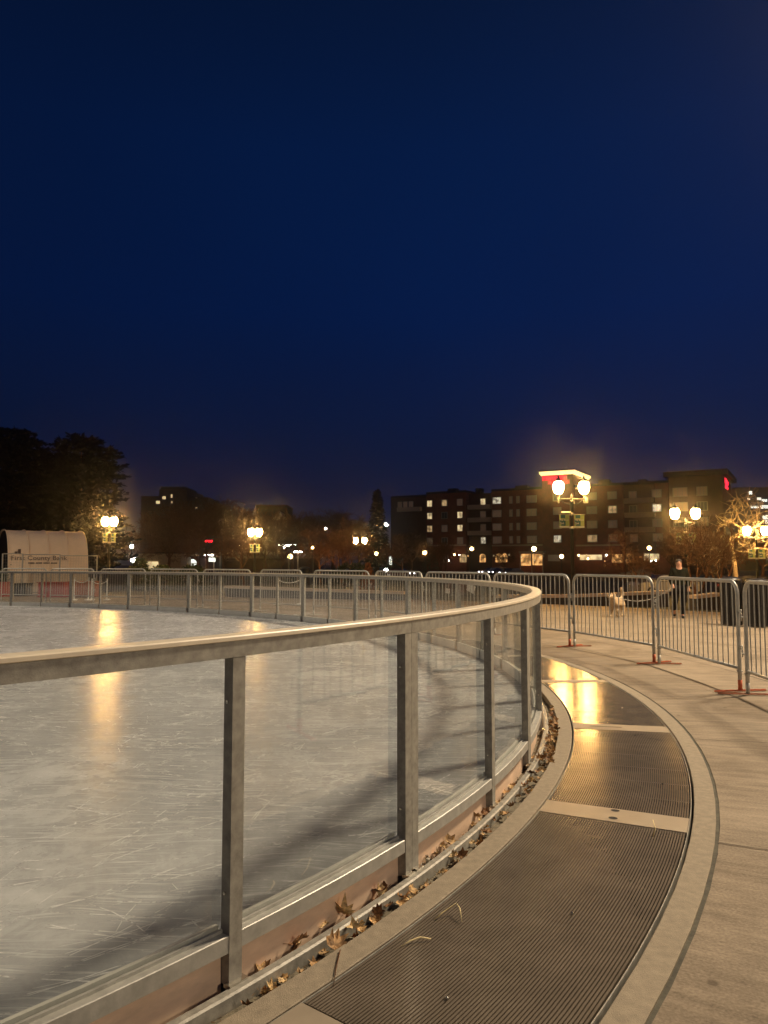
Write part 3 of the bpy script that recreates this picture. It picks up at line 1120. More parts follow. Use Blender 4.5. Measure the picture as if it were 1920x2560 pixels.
def twin_lamp(x, y, z, label, half=.5, yaw=0.0, banner=0.0, bh=.55, bw=.42, extra=False, s=1.0):
    g = gz(x, y)
    e = empty('street_lamp', (x, y, g), label, 'lamp post', 'twin lantern lamp posts in the park')
    T = Matrix.Translation((x, y, 0)) @ Matrix.Rotation(yaw, 4, 'Z')
    H = z - .62
    b = MB()
    b.lathe([(.21, g), (.21, g + .12), (.17, g + .16), (.15, g + .5), (.17, g + .54), (.12, g + .62), (.085, g + .75)], (0, 0, 0), 10, 0, T)
    b.build('base', 'black', e)
    b = MB()
    b.lathe([(.08, g + .74), (.055, H), (.075, H + .02), (.075, H + .1), (.05, H + .14)], (0, 0, 0), 10, 0, T)
    b.build('pole', 'black', e, smooth=True)
    b = MB()
    b.lathe([(.05, H + .14), (.065, H + .19), (.035, H + .24), (.045, H + .28), (.004, H + .40)], (0, 0, 0), 8, 0, T)
    b.build('finial', 'black', e, smooth=True)
    b = MB()
    b.tube([T @ Vector((-half, 0, H + .17)), T @ Vector((half, 0, H + .17))], .022, 8)
    for sg in (-1, 1):
        b.tube([T @ Vector((sg * .06, 0, H - .05)), T @ Vector((sg * half * .55, 0, H + .0)), T @ Vector((sg * (half - .04), 0, H + .15))], .014, 6)
    b.build('crossarm', 'black', e, smooth=True)
    for sg in (-1, 1):
        b = MB()
        b.lathe([(.02, H + .0), (.05, H + .06), (.03, H + .12), (.06, H + .2), (.035, H + .27), (.085, H + .36), (.1, H + .40)], (sg * half, 0, 0), 8, 0, T)
        lh = b.build('lantern_holder', 'bolt' if extra else 'black', e, smooth=True)
        b = MB()
        b.lathe(globe_profile(s), (sg * half, 0, z), 14, 0, T)
        b.build('lamp_globe', 'globe', e, smooth=True)
        b = MB()
        b.lathe([(.125 * s, .20 * s), (.13 * s, .235 * s), (.06 * s, .31 * s), (.03 * s, .33 * s), (.035 * s, .37 * s), (.004, .43 * s)], (sg * half, 0, z), 10, 0, T)
        b.build('lantern_cap', 'black', e, smooth=True)
    if banner:
        for sg in (-1, 1):
            cx = sg * (.10 + bw / 2)
            b = MB()
            for zz in (banner + bh / 2 + .012, banner - bh / 2 - .012):
                b = MB()
                b.tube([T @ Vector((sg * .05, 0, zz)), T @ Vector((sg * (.14 + bw), 0, zz))], .013, 6)
                b.build('banner_arm', 'steel', e)
            b = MB()
            b.box((cx, 0, banner), (bw, .012, bh), 0, 0, T)
            ba = b.build('banner', 'bannergreen', e)
            b = MB()
            x0 = cx - bw / 2
            b.box((x0 + bw * .36, -.009, banner + bh * .36), (bw * .46, .004, bh * .26), 0, 0, T)
            b.box((x0 + bw * .40, -.009, banner - bh * .16), (bw * .44, .004, bh * .42), 0, 0, T)
            b.box((x0 + bw * .25, -.0088, banner - bh * .05), (bw * .46, .003, bh * .36), 0, 0, T)
            b.build('emblem', 'bannerteal', ba)
            b = MB()
            for txt, dz in (('Mill River', .02), ('Park', -.24)):
                vs, fs = text_mesh(txt, bh * .235, .002, align='LEFT')
                TT = T @ Matrix.Translation((x0 + bw * .06, -.0145, banner + bh * dz)) @ Matrix.Rotation(PI / 2, 4, 'X')
                b.add([Vector((p.x * .78, p.y, p.z)) for p in vs], fs, 0, TT)
            b.build('lettering', 'bannerwhite', ba)
            b = MB()
            b.box((cx, -.008, banner - bh / 2 + .03), (bw, .004, .05), 0, 0, T)
            b.build('hem', 'bannerwhite', ba)
        b = MB()
        b.lathe([(.085, banner + bh / 2 - .02), (.10, banner + bh / 2), (.10, banner + bh / 2 + .06), (.08, banner + bh / 2 + .08)], (0, 0, 0), 10, 0, T)
        b.lathe([(.085, banner - bh / 2 - .06), (.10, banner - bh / 2 - .04), (.10, banner - bh / 2 + .02), (.08, banner - bh / 2 + .04)], (0, 0, 0), 10, 0, T)
        b.build('clamp_ring', 'steel', e, smooth=True)
    if extra:   # junction box and small camera unit clamped on the tallest post
        b = MB()
        b.box((half + .09, -.02, H + .12), (.10, .10, .22), 0, 0, T)
        b.build('junction_box', 'bannerwhite', e)
        b = MB()
        b.tube([T @ Vector((-.42, -.05, banner + bh / 2 + .09)), T @ Vector((-.06, -.05, banner + bh / 2 + .09))], .035, 8)
        b.build('floodlight_tube', 'bannerwhite', e)
    return e


p = at(1428, 1219, 29)
twin_lamp(p.x, 29, p.z, 'nearest twin lamp post with banners and white box', .51, 0.06, at(1429, 1303, 29).z, .50, .40, True, 1.15)
p = at(1713, 1284, 38)
twin_lamp(p.x, 38, p.z, 'twin lamp post with banners behind the person', .54, 0.03, at(1715, 1346, 38).z, .56, .42, False, 1.25)
p = at(1890, 1327, 45)
twin_lamp(p.x, 45, p.z, 'twin lamp post by the pale tree at right edge', .57, 0.03, at(1890, 1385, 45).z, .56, .42, False, 1.25)
p = at(274, 1304, 46)
twin_lamp(p.x, 46, p.z, 'twin lamp post beside the barrel tent', .25, 0.2, at(272, 1345, 46).z, .55, .28, False, 1.25)
p = at(637.5, 1331, 58)
twin_lamp(p.x, 58, p.z, 'twin lamp post left of the lit parking garage', .30, 0.1, at(636, 1371, 58).z, .6, .28, False, 1.35)
p = at(900, 1352, 72)
twin_lamp(p.x, 72, p.z, 'most distant twin lamp post amid bare reddish trees', .43, 0.1, s=1.4)


def single_lamp(u, v, Y, label, mt='globe_far', r=.24):
    p = at(u, v, Y)
    g = gz(p.x, Y)
    e = empty('globe_lamp', (p.x, Y, g), label, 'lamp post', 'single globe lamps along the street')
    b = MB()
    b.lathe([(.12, g), (.12, g + .3), (.05, g + .4), (.045, p.z - r - .1), (.1, p.z - r)], (p.x, Y, 0), 8)
    b.build('pole', 'black', e)
    b = MB()
    b.lathe([(r * .35, -r * .95), (r * .85, -.55 * r), (r, 0), (.8 * r, .6 * r), (.3 * r, .95 * r)], (p.x, Y, p.z), 10)
    b.build('globe', mt, e, smooth=True)


for a in ((725, 1391, 100, 'yellow globe lamp in front of the parking garage', 'globe_far', .34), (1062, 1382, 140, 'yellow globe lamp left of the arched shop windows', 'globe_far', .42),
          (1179, 1372, 150, 'greenish globe lamp beside the balconies', 'globe_far', .36), (1335, 1372, 130, 'yellow globe lamp over the lit entrance', 'globe_far', .42),
          (941, 1384, 120, 'yellow globe lamp beneath the dark spruce', 'globe_far', .3), (965, 1312, 150, 'high white lamp left of the brick hotel', 'globe_white', .36),
          (814, 1321, 140, 'small high white lamp over the bare trees', 'globe_white', .22), (781, 1369, 90, 'small lamp among the reddish branches', 'globe_far', .18),
          (1623, 1370, 110, 'globe lamp right of the shop fronts', 'globe_far', .3), (1404, 1391, 125, 'warm globe lamp behind the nearest lamp pole', 'globe_far', .34),
          (329, 1366, 80, 'small white lamp right of the tent', 'globe_white', .2), (334, 1399, 80, 'white lamp low beside the dark shrub', 'globe_white', .3),
          (965, 1426, 60, 'small white light low behind the barricade rail', 'globe_white', .16)):
    single_lamp(*a)
# double head parking lot lamp
p = at(745, 1380, 95)
g = gz(p.x, 95)
e = empty('parking_lamp', (p.x, 95, g), 'white double-headed parking lot lamp by the garage', 'lamp post')
b = MB()
b.tube([(p.x, 95, g), (p.x, 95, p.z)], .07, 8)
b.build('pole', 'stone', e)
for sg in (-1, 1):
    b = MB()
    b.box((p.x + sg * .28, 95, p.z + .02), (.42, .3, .14))
    b.build('lamp_head', 'globe_white', e)

# ================================================================== TENT
Yt = 40
tl, tr_ = at(20, 1440, 39.2), at(219, 1440, 41.5)
gt = gz(tl.x, Yt)
ax = Vector((tr_.x - tl.x, tr_.y - tl.y, 0))
Lt = ax.length
ax.normalize()
pr = Vector((-ax.y, ax.x, 0))
topz = at(100, 1327, 42).z
Ht = topz - gt
Wt = 4.4
e = empty('barrel_tent', (tl + ax * Lt / 2 + pr * Wt / 2) * 1.0 - Vector((0, 0, tl.z - gt)), 'tan barrel-vaulted canvas tent with dark lettering', 'tent')


def vault(a, t, o=0.0):
    """a metres along, t 0..1 round the vault from the near foot over the top"""
    straight = .42
    R = Wt / 2
    w = PI * t
    x = R - (R + o) * math.copysign(abs(math.cos(w)) ** .72, math.cos(w))
    z = (Ht + o) * abs(math.sin(w)) ** .62
    p = Vector((tl.x, tl.y, 0)) + ax * a + pr * x
    return Vector((p.x, p.y, gt + z))


b = MB()
na, nt_ = 16, 28
vs = []
for i in range(na + 1):
    for j in range(nt_ + 1):
        sag = .014 * math.sin(i / na * PI * 4) ** 2
        vs.append(vault(Lt * i / na, j / nt_, -sag * math.sin(PI * j / nt_)))
fs = [(i * (nt_ + 1) + j, (i + 1) * (nt_ + 1) + j, (i + 1) * (nt_ + 1) + j + 1, i * (nt_ + 1) + j + 1) for i in range(na) for j in range(nt_)]
b.add(vs, fs)
b.build('canvas_skin', 'canvas', e, smooth=True)
for i, a in enumerate((0, Lt * .25, Lt * .5, Lt * .75, Lt)):
    b = MB()
    b.tube([vault(a, j / 28, .02) for j in range(29)], .03, 6)
    b.build('hoop', 'canvas', e, smooth=True)
b = MB()
for a in (0.03, Lt - .03):
    vs = [vault(a, j / 28, -.04) for j in range(29)]
    b.add(vs, [tuple(range(29))])
b.build('end_wall', 'roof', e)


def tent_point(a, h):
    # near side surface at height h above the foot
    lo, hi = 0.0, .5
    for _ in range(30):
        m_ = (lo + hi) / 2
        if vault(a, m_).z - gt < h:
            lo = m_
        else:
            hi = m_
    return lo


def tent_text(txt, size, a0, h, wide):
    vs, fs = text_mesh(txt, size, 0, align='LEFT')
    w = max(p.x for p in vs)
    out = []
    for p in vs:
        a = a0 + p.x / w * wide
        q = vault(a, tent_point(a, h + p.y))
        out.append(q - pr * .05)
    b = MB()
    b.add(out, fs)
    b.build('lettering', 'ink', e)


h1 = at(150, 1400, 40).z - gt
tent_text('First County Bank', .34, Lt * .03, h1, Lt * .70)
b = MB()
for k in range(24):
    a = Lt * (.24 + .0158 * k)
    if k % 6 == 5:
        continue
    h = at(150, 1409.5, 40).z - gt
    for dh in (0, ):
        q0, q1 = vault(a, tent_point(a, h)), vault(a + Lt * .011, tent_point(a + Lt * .011, h + .08))
        b.add([q0 - pr * .05, Vector((q1.x, q1.y, q0.z)) - pr * .05, q1 - pr * .05, Vector((q0.x, q0.y, q1.z)) - pr * .05], [(0, 1, 2, 3)])
for (a, h, w_, hh) in ((.075, 1381, .05, .13), (.115, 1377, .05, .26)):
    hb = at(40, 1385, 40).z - gt
    q = vault(Lt * a, tent_point(Lt * a, hb))
    b.add([q - pr * .06, q + ax * (Lt * w_ * .7) - pr * .06, q + ax * (Lt * w_ * .7) + Vector((0, 0, hh)) - pr * .045, q + Vector((0, 0, hh)) - pr * .045], [(0, 1, 2, 3)])
b.build('small_print', 'ink', e)

# wire fence panels in front of the tent
def wire_panel(u0, u1, Y0, Y1, vt, label):
    a, c = at(u0, vt, Y0), at(u1, vt, Y1)
    g0, g1 = gz(a.x, a.y), gz(c.x, c.y)
    e = empty('wire_fence', ((a.x + c.x) / 2, (a.y + c.y) / 2, (g0 + g1) / 2), label, 'fence', 'wire fence panels by the tent')
    A_, B_ = Vector((a.x, a.y, g0)), Vector((c.x, c.y, g1))
    ha, hb = a.z - g0, c.z - g1
    for P_, h_ in ((A_, ha), (B_, hb)):
        b = MB()
        b.tube([P_, P_ + Vector((0, 0, h_))], .035, 8)
        b.build('post', 'steel', e)
    b = MB()
    for k in (.06, .995):
        b.tube([A_ + Vector((0, 0, ha * k)), B_ + Vector((0, 0, hb * k))], .022, 6)
    b.build('rail', 'steel', e)
    b = MB()
    nw = int((B_ - A_).length / .12)
    for k in range(1, nw):
        p = A_.lerp(B_, k / nw)
        b.tube([p + Vector((0, 0, .08)), p + Vector((0, 0, ha * .99))], .0025, 3, cap=False)
    for k in range(1, 14):
        b.tube([A_ + Vector((0, 0, ha * k / 14)), B_ + Vector((0, 0, hb * k / 14))], .0025, 3, cap=False)
    b.build('mesh_wire', 'steel', e)


wire_panel(7, 57, 37, 37.3, 1384, 'left wire fence panel before the tent')
wire_panel(57.5, 150, 37.3, 37.8, 1386, 'middle wire fence panel before the tent')
wire_panel(150.5, 243, 37.8, 38.4, 1389, 'right wire fence panel reaching past the tent end')


for (x, y, lab) in ((13.6, 15.5, 'twin lamp post lighting the plaza beyond the right edge'),):
    twin_lamp(x, y, 4.3, lab, .5, .3)

# red boxes seen through the far glass
def red_box(u0, u1, v0, v1, Y, label, plant=False, m='red'):
    a, c = at(u0, v1, Y), at(u1, v0, Y)
    g = gz(a.x, Y)
    e = empty('storage_box' if not plant else 'planter_box', ((a.x + c.x) / 2, Y, g), label, 'planter' if plant else 'storage box')
    w = c.x - a.x
    h = max(.4, c.z - g)
    b = MB()
    nb = max(3, int(w / .22))
    for k in range(nb):
        b.box((a.x + w * (k + .5) / nb, Y, g + h * .5), (w / nb * .96, .7, h))
    b.build('slat_side', m, e)
    b = MB()
    b.box(((a.x + c.x) / 2, Y, g + h + .02), (w + .06, .76, .04))
    b.build('lid' if not plant else 'rim', m, e)
    if plant:
        b = MB()
        for k in range(400):
            p = Vector((a.x + random.random() * w, Y + random.uniform(-.3, .3), g + h + .04 + abs(random.gauss(0, .28))))
            d1, d2 = Vector((random.gauss(0, 1), random.gauss(0, 1), random.gauss(0, 1))).normalized() * .07, Vector((random.gauss(0, 1), random.gauss(0, 1), random.gauss(0, 1))).normalized() * .05
            b.add([p, p + d1, p + d1 + d2], [(0, 1, 2)])
        b.build('shrub_leaves', 'leafgreen', e)


red_box(-20, 22, 1457, 1484, 33, 'red planter box with green shrub left of the tent', True)
red_box(103, 168, 1457, 1480, 32, 'red slatted storage box before the tent')
red_box(180, 246, 1455, 1477, 33, 'brownish red slatted box right of the tent', False, 'rust')
red_box(34, 73, 1460, 1472, 35, 'low dark trolley box under the tent lettering', False, 'black')

# white chains hung between slim posts
for (u0, u1, v0, Y, lab) in ((186, 222, 1449, 27, 'bright white chain between slim posts, leftmost of three'), (230, 268, 1452, 27.5, 'white chain between slim posts, middle of three'), (694, 752, 1449, 24.5, 'white chain behind the black bin, right of the others')):
    a, c = at(u0, v0, Y), at(u1, v0, Y)
    g = gz(a.x, Y)
    e = empty('hanging_chain', ((a.x + c.x) / 2, Y, g), lab, 'chain', 'white chains on slim posts')
    for x in (a.x, c.x):
        b = MB()
        b.lathe([(.14, 0), (.14, .03), (.025, .05), (.022, a.z - g + .05), (.04, a.z - g + .08)], (x, Y, g), 8)
        b.build('post', 'chain', e)
    b = MB()
    pts = [Vector((a.x + (c.x - a.x) * k / 14, Y, a.z - .11 * 4 * (k / 14) * (1 - k / 14))) for k in range(15)]
    b.tube(pts, [.018 if k % 2 else .011 for k in range(15)], 6)
    b.build('chain', 'chain', e)


# ================================================================== SEAT WALLS, BINS, RAILING
def seat_wall(pts, top_v, label, h=.46):
    P = [at(u, v, Y) for (u, v, Y) in pts]
    e = empty('stone_bench', (P[0] + P[-1]) / 2 - Vector((0, 0, (P[0].z + P[-1].z) / 2 - gz(P[0].x, P[0].y))), label, 'bench', 'long stone benches at the plaza edge')
    b, b2 = MB(), MB()
    n = len(P)
    for i in range(n - 1):
        a, c = P[i], P[i + 1]
        d = Vector((c.x - a.x, c.y - a.y, 0))
        L = d.length
        d.normalize()
        q = Vector((-d.y, d.x, 0))
        vs = []
        for (p) in (a, c):
            for (o, dz) in ((0, 0), (.5, 0), (.5, -.115), (0, -.115)):
                vs.append(Vector((p.x, p.y, p.z + dz)) + q * o)
        b.add(vs, [(0, 1, 2, 3), (7, 6, 5, 4), (0, 4, 5, 1), (1, 5, 6, 2), (2, 6, 7, 3), (3, 7, 4, 0)])
        vs = []
        for (p) in (a, c):
            g = gz(p.x, p.y) - .02
            for (o, z) in ((.06, p.z - .116), (.44, p.z - .116), (.44, g), (.06, g)):
                vs.append(Vector((p.x, p.y, 0)) + q * o + Vector((0, 0, z)))
        b2.add(vs, [(0, 1, 2, 3), (7, 6, 5, 4), (0, 4, 5, 1), (1, 5, 6, 2), (2, 6, 7, 3), (3, 7, 4, 0)])
    b.build('seat_slab', 'granite', e)
    b2.build('plinth', 'granite_dark', e)


seat_wall([(1240, 1488, 29.6), (1400, 1487, 29), (1480, 1485, 28.5), (1600, 1480, 28.2), (1672, 1476.5, 28.2)], 0, 'long pale stone bench behind the cream dog')
seat_wall([(1742, 1489, 26.5), (1808, 1482, 26.8)], 0, 'short pale stone bench right of the person')
seat_wall([(560, 1464, 34), (640, 1467, 33), (750, 1471, 32.3), (900, 1476, 31.5), (1010, 1479, 31)], 0, 'long low stone bench seen through the far glass')
seat_wall([(1880, 1500, 20.5), (1900, 1499, 20.5)], 0, 'small pale bench end between the two black bins')


def bin_(u, vtop, vbot, Y, r, label):
    p = at(u, vtop, Y)
    g = gz(p.x, Y)
    h = p.z - g
    e = empty('litter_bin', (p.x, Y, g), label, 'litter bin', 'black slatted litter bins')
    b = MB()
    b.lathe([(r * .86, .03), (r * .86, h * .9), (r * .8, h * .9)], (p.x, Y, g), 18)
    b.build('liner', 'black', e)
    b = MB()
    for k in range(22):
        q = 2 * PI * k / 22
        x, y = p.x + r * .95 * math.cos(q), Y + r * .95 * math.sin(q)
        b.box((x, y, g + h * .46), (.02, .05, h * .86), q)
    b.build('slats', 'black', e)
    b = MB()
    for z in (.05, h * .45, h * .88):
        b.lathe([(r * .9, z - .02), (r, z - .02), (r, z + .02), (r * .9, z + .02)], (p.x, Y, g), 22)
    b.build('band', 'black', e)
    b = MB()
    b.lathe([(r * 1.02, h * .9), (r * 1.06, h * .92), (r * .95, h * .97), (r * .5, h), (.02, h)], (p.x, Y, g), 22)
    b.build('lid', 'black', e, smooth=True)


bin_(1826, 1442, 1560, 17.3, .24, 'black slatted litter bin right of the person')
bin_(1893, 1446, 1566, 16.9, .26, 'black slatted litter bin at the right edge behind barricade')
bin_(762, 1417, 1440, 40, .30, 'black litter bin far behind the glass by garage')

# black railing along the far side of the plaza
e = empty('park_railing', (10, 33, zoff(18)), 'long black metal railing behind the stone benches', 'railing')
pts = [at(u, 1440, Y) for u, Y in ((1150, 36), (1300, 35.5), (1450, 35), (1600, 34.6), (1750, 34.6), (1900, 35), (2050, 35.5))]
b = MB()
b2 = MB()
for i in range(len(pts) - 1):
    a, c = pts[i], pts[i + 1]
    ga, gc = gz(a.x, a.y), gz(c.x, c.y)
    for h in (.12, .98, 1.05):
        b.tube([Vector((a.x, a.y, ga + h)), Vector((c.x, c.y, gc + h))], .02, 6)
    m_ = int((c - a).length / .13)
    for k in range(m_):
        t = k / m_
        x, y, g = a.x + (c.x - a.x) * t, a.y + (c.y - a.y) * t, ga + (gc - ga) * t
        if k % 16 == 0:
            b2.tube([(x, y, g), (x, y, g + 1.15)], .03, 6)
        else:
            b2.tube([(x, y, g + .12), (x, y, g + 1.0)], .009, 4, cap=False)
b.build('rails', 'black', e)
b2.build('balusters', 'black', e)


# ================================================================== TREES
def bare_tree_mb(seed, H=9.0, r0=.16, spread=.55, levels=5, fork=.22, nstem=1, up=.25, rmin=.011):
    rd = random.Random(seed)
    big, small = MB(), MB()

    def grow(p, d, L, r, lv):
        n = 4
        pts, rs = [p], [r]
        q = p.copy()
        dd = d.copy()
        for i in range(n):
            wob = .05 if lv == 0 else .16
            dd = (dd + Vector((rd.gauss(0, wob), rd.gauss(0, wob), rd.gauss(0, .08) + up * .12))).normalized()
            q = q + dd * (L / n)
            pts.append(q.copy())
            rs.append(max(rmin, r * (1 - .5 * (i + 1) / n)))
        (big if lv <= 1 else small).tube(pts, rs, 7 if lv <= 1 else (4 if lv <= 2 else 3), cap=lv == 0)
        if lv >= levels:
            return
        kids = rd.randint(3, 4) if lv < 3 else rd.randint(3, 5)
        for k in range(kids):
            t = rd.uniform(.3, 1.0) if lv else rd.uniform(.75, 1.0)
            i = min(n, max(1, int(round(t * n))))
            a = rd.uniform(0, 2 * PI)
            side = dd.orthogonal().normalized()
            side = Matrix.Rotation(a, 3, dd) @ side
            nd = (dd * (1 - spread * rd.uniform(.6, 1.2)) + side * spread * rd.uniform(.8, 1.3) + Vector((0, 0, up * .4))).normalized()
            grow(pts[i], nd, L * rd.uniform(.58, .82), rs[i] * rd.uniform(.5, .72), lv + 1)
    for k in range(nstem):
        a = 2 * PI * k / nstem + rd.random()
        d = Vector((math.cos(a) * .38, math.sin(a) * .38, 1)).normalized() if nstem > 1 else Vector((rd.gauss(0, .03), rd.gauss(0, .03), 1)).normalized()
        grow(Vector((0, 0, 0)), d, H * fork * 1.2, r0 if nstem == 1 else r0 * .6, 0)
    return big, small


def bare_tree(proto, x, y, rz, sc_, label, bark='bark'):
    g = gz(x, y)
    e = empty('bare_tree', (x, y, g), label, 'tree', 'leafless winter trees', rz)
    e.scale = (sc_, sc_, sc_)
    for nm, me in zip(('trunk', 'crown'), proto):
        o = bpy.data.objects.new(nm, me[bark])
        COL.objects.link(o)
        o.parent = e


def proto_tree(seed, **k):
    big, small = bare_tree_mb(seed, **k)
    res = []
    for nm, mb_ in (('trunk', big), ('crown', small)):
        dct = {}
        for bk in ('bark', 'bark_pale'):
            o = mb_.build(nm, bk)
            dct[bk] = o.data
            bpy.data.objects.remove(o)
        res.append(dct)
    return res


TP = [proto_tree(11, H=9, r0=.17, levels=5, spread=.55, rmin=.015), proto_tree(23, H=8.5, r0=.15, levels=5, spread=.62, fork=.24, rmin=.014), proto_tree(31, H=6, r0=.17, levels=4, spread=.55, nstem=4, fork=.32, rmin=.014),
      proto_tree(47, H=11, r0=.22, levels=6, spread=.5, fork=.25, rmin=.018), proto_tree(59, H=5.6, r0=.14, levels=4, spread=.8, fork=.44, up=.0, rmin=.014)]


def tree_at(k, u, Y, sc_, rz, label, bark='bark'):
    p = at(u, 1407, Y)
    bare_tree(TP[k], p.x, Y, rz, sc_, label, bark)


for a in ((4, 1832, 46.5, 1.3, .4, 'pale-barked bare tree lit from above at right edge', 'bark_pale'), (2, 1742, 31, .72, .2, 'multi-stemmed bare tree beside the person', 'bark'),
          (1, 1592, 34, .55, 1.2, 'slim bare tree behind the cream dog', 'bark'), (2, 1800, 52, 1.0, 2.2, 'bare tree behind the pale lit tree', 'bark'),
          (2, 860, 64, 1.15, .6, 'bushy reddish bare tree left of most distant lamp', 'bark'), (1, 800, 78, 1.0, 1.6, 'reddish bare tree in front of the garage', 'bark'),
          (1, 1010, 92, 1.0, 2.6, 'bare tree before the dark end of the hotel', 'bark'), (2, 1110, 98, 1.1, 3.3, 'low forked bare tree before the lit hotel windows', 'bark'),
          (0, 1260, 105, .8, 4.0, 'bare tree left of the hotel entrance', 'bark'), (0, 1560, 84, .75, 2.0, 'bare tree before the hotel shop windows', 'bark'),
          (3, 560, 120, 1.55, 1.1, 'tall bare tree behind the second lamp post', 'bark'), (3, 470, 112, 1.45, 2.3, 'tall bare tree before the dark high-rise', 'bark'),
          (3, 395, 100, 1.0, 3.6, 'dark bare tree above the lit shop wall', 'bark'), (0, 610, 76, 1.0, .2, 'bare tree just left of the second lamp post', 'bark'),
          (0, 500, 84, 1.0, 5.2, 'bare tree by the red signal light', 'bark'), (3, 830, 165, 1.75, 4.4, 'broad bare tree on the skyline left of spruce', 'bark'),
          (3, 770, 160, 1.65, 5.4, 'skyline bare tree above the garage', 'bark'), (3, 900, 170, 1.5, .9, 'skyline bare tree touching the dark spruce', 'bark'),
          (0, 330, 86, 1.0, 2.9, 'bare tree right of the first lamp post', 'bark'), (0, 1690, 62, .9, 3.9, 'bare tree behind the banner lamp post at right', 'bark'),
          (3, 420, 92, 1.15, 5.0, 'wide bare tree hiding the high-rise foot', 'bark'), (3, 520, 100, 1.2, .3, 'wide bare tree behind the red signal', 'bark'), (3, 600, 108, 1.3, 4.1, 'wide bare tree right of the red signal', 'bark'),
          (3, 665, 118, 1.3, 2.0, 'wide bare tree before the gabled house', 'bark'), (3, 730, 125, 1.3, 3.1, 'wide bare tree before the flat dark building', 'bark'), (3, 860, 128, 1.35, .7, 'wide bare tree left of the narrow spruce', 'bark'),
          (0, 700, 88, .8, 1.9, 'small bare tree at the garage front', 'bark'), (3, 1030, 140, 1.0, 5.9, 'bare tree at the dark hotel wing', 'bark'),
          (3, 1595, 215, 2.0, 1.9, 'treetop showing above the hotel roof', 'bark'), (1, 1900, 58, 1.1, 5.1, 'bare tree behind the rightmost lamp', 'bark')):
    tree_at(*a)


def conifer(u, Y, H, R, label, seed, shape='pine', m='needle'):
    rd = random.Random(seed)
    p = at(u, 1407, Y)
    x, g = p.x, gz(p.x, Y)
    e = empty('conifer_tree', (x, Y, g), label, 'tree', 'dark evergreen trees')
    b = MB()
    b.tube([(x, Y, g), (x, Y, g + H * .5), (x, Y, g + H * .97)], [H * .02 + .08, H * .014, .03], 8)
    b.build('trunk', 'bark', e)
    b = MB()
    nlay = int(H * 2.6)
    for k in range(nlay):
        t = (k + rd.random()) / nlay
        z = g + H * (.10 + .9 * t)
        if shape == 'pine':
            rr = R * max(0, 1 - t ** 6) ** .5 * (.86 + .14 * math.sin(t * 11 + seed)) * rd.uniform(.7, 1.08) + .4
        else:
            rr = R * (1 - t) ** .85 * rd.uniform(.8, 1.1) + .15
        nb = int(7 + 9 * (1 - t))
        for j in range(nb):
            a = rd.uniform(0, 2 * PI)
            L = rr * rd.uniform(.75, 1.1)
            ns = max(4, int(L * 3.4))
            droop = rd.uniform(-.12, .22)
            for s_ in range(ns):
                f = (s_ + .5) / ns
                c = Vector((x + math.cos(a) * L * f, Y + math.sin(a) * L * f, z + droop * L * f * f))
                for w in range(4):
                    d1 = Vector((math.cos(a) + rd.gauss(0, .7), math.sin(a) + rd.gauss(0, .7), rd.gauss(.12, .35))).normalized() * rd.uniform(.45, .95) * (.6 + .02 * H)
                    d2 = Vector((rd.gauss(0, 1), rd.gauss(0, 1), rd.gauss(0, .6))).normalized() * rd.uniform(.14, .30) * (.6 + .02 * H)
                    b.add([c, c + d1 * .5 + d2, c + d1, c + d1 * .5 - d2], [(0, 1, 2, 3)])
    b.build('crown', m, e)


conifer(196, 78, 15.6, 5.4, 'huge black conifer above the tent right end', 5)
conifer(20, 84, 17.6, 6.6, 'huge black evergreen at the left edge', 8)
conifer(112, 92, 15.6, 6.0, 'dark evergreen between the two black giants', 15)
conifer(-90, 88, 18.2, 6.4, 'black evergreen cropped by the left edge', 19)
conifer(943, 150, 17.0, 3.0, 'narrow dark spruce beside the hotel end', 21, 'spruce')


def shrub(u, vtop, Y, w, label, m='leafgreen', cone=False, cnt=1400):
    p = at(u, vtop, Y)
    g = gz(p.x, Y)
    h = p.z - g
    e = empty('shrub', (p.x, Y, g), label, 'shrub', 'dark evergreen shrubs')
    b = MB()
    for k in range(5):
        b.tube([(p.x, Y, g), (p.x + random.uniform(-.3, .3) * w, Y + random.uniform(-.2, .2) * w, g + h * .6)], [.03, .01], 5)
    b.build('stem', 'bark', e)
    b = MB()
    for k in range(cnt):
        a = random.uniform(0, 2 * PI)
        t = random.random()
        lim = (1 - t) * .9 + .08 if cone else math.sqrt(max(0, 1 - (t * .98) ** 2)) * (.85 + .2 * math.sin(a * 3 + u))
        r = w / 2 * lim * random.uniform(.55, 1.02)
        c = Vector((p.x + r * math.cos(a), Y + r * math.sin(a), g + .05 + (h - .05) * t))
        d1 = Vector((random.gauss(0, 1), random.gauss(0, 1), random.gauss(.3, 1))).normalized() * .16
        d2 = Vector((random.gauss(0, 1), random.gauss(0, 1), random.gauss(0, 1))).normalized() * .08
        b.add([c, c + d1 * .5 + d2, c + d1, c + d1 * .5 - d2], [(0, 1, 2, 3)])
    b.build('crown', m, e)


shrub(350, 1398, 55, 2.4, 'dark shrub right of the first lamp post')
shrub(405, 1415, 52, 3.2, 'low dark mound shrub before the lit shop wall')
shrub(480, 1414, 52, 3.2, 'low dark mound shrub below the white shop windows')
shrub(880, 1411, 50, 5.5, 'wide dark hedge mound left of the russet bush')
shrub(920, 1410, 42, 1.3, 'russet cone-shaped bush glowing above the rink rail', 'rusty_foliage', True, 700)
shrub(992, 1384, 120, 3.5, 'green lit shrub beside the white doorway')
shrub(1080, 1386, 135, 4.0, 'green lit shrub by the yellow globe lamp')

# ================================================================== HOTEL
GB = -1.0


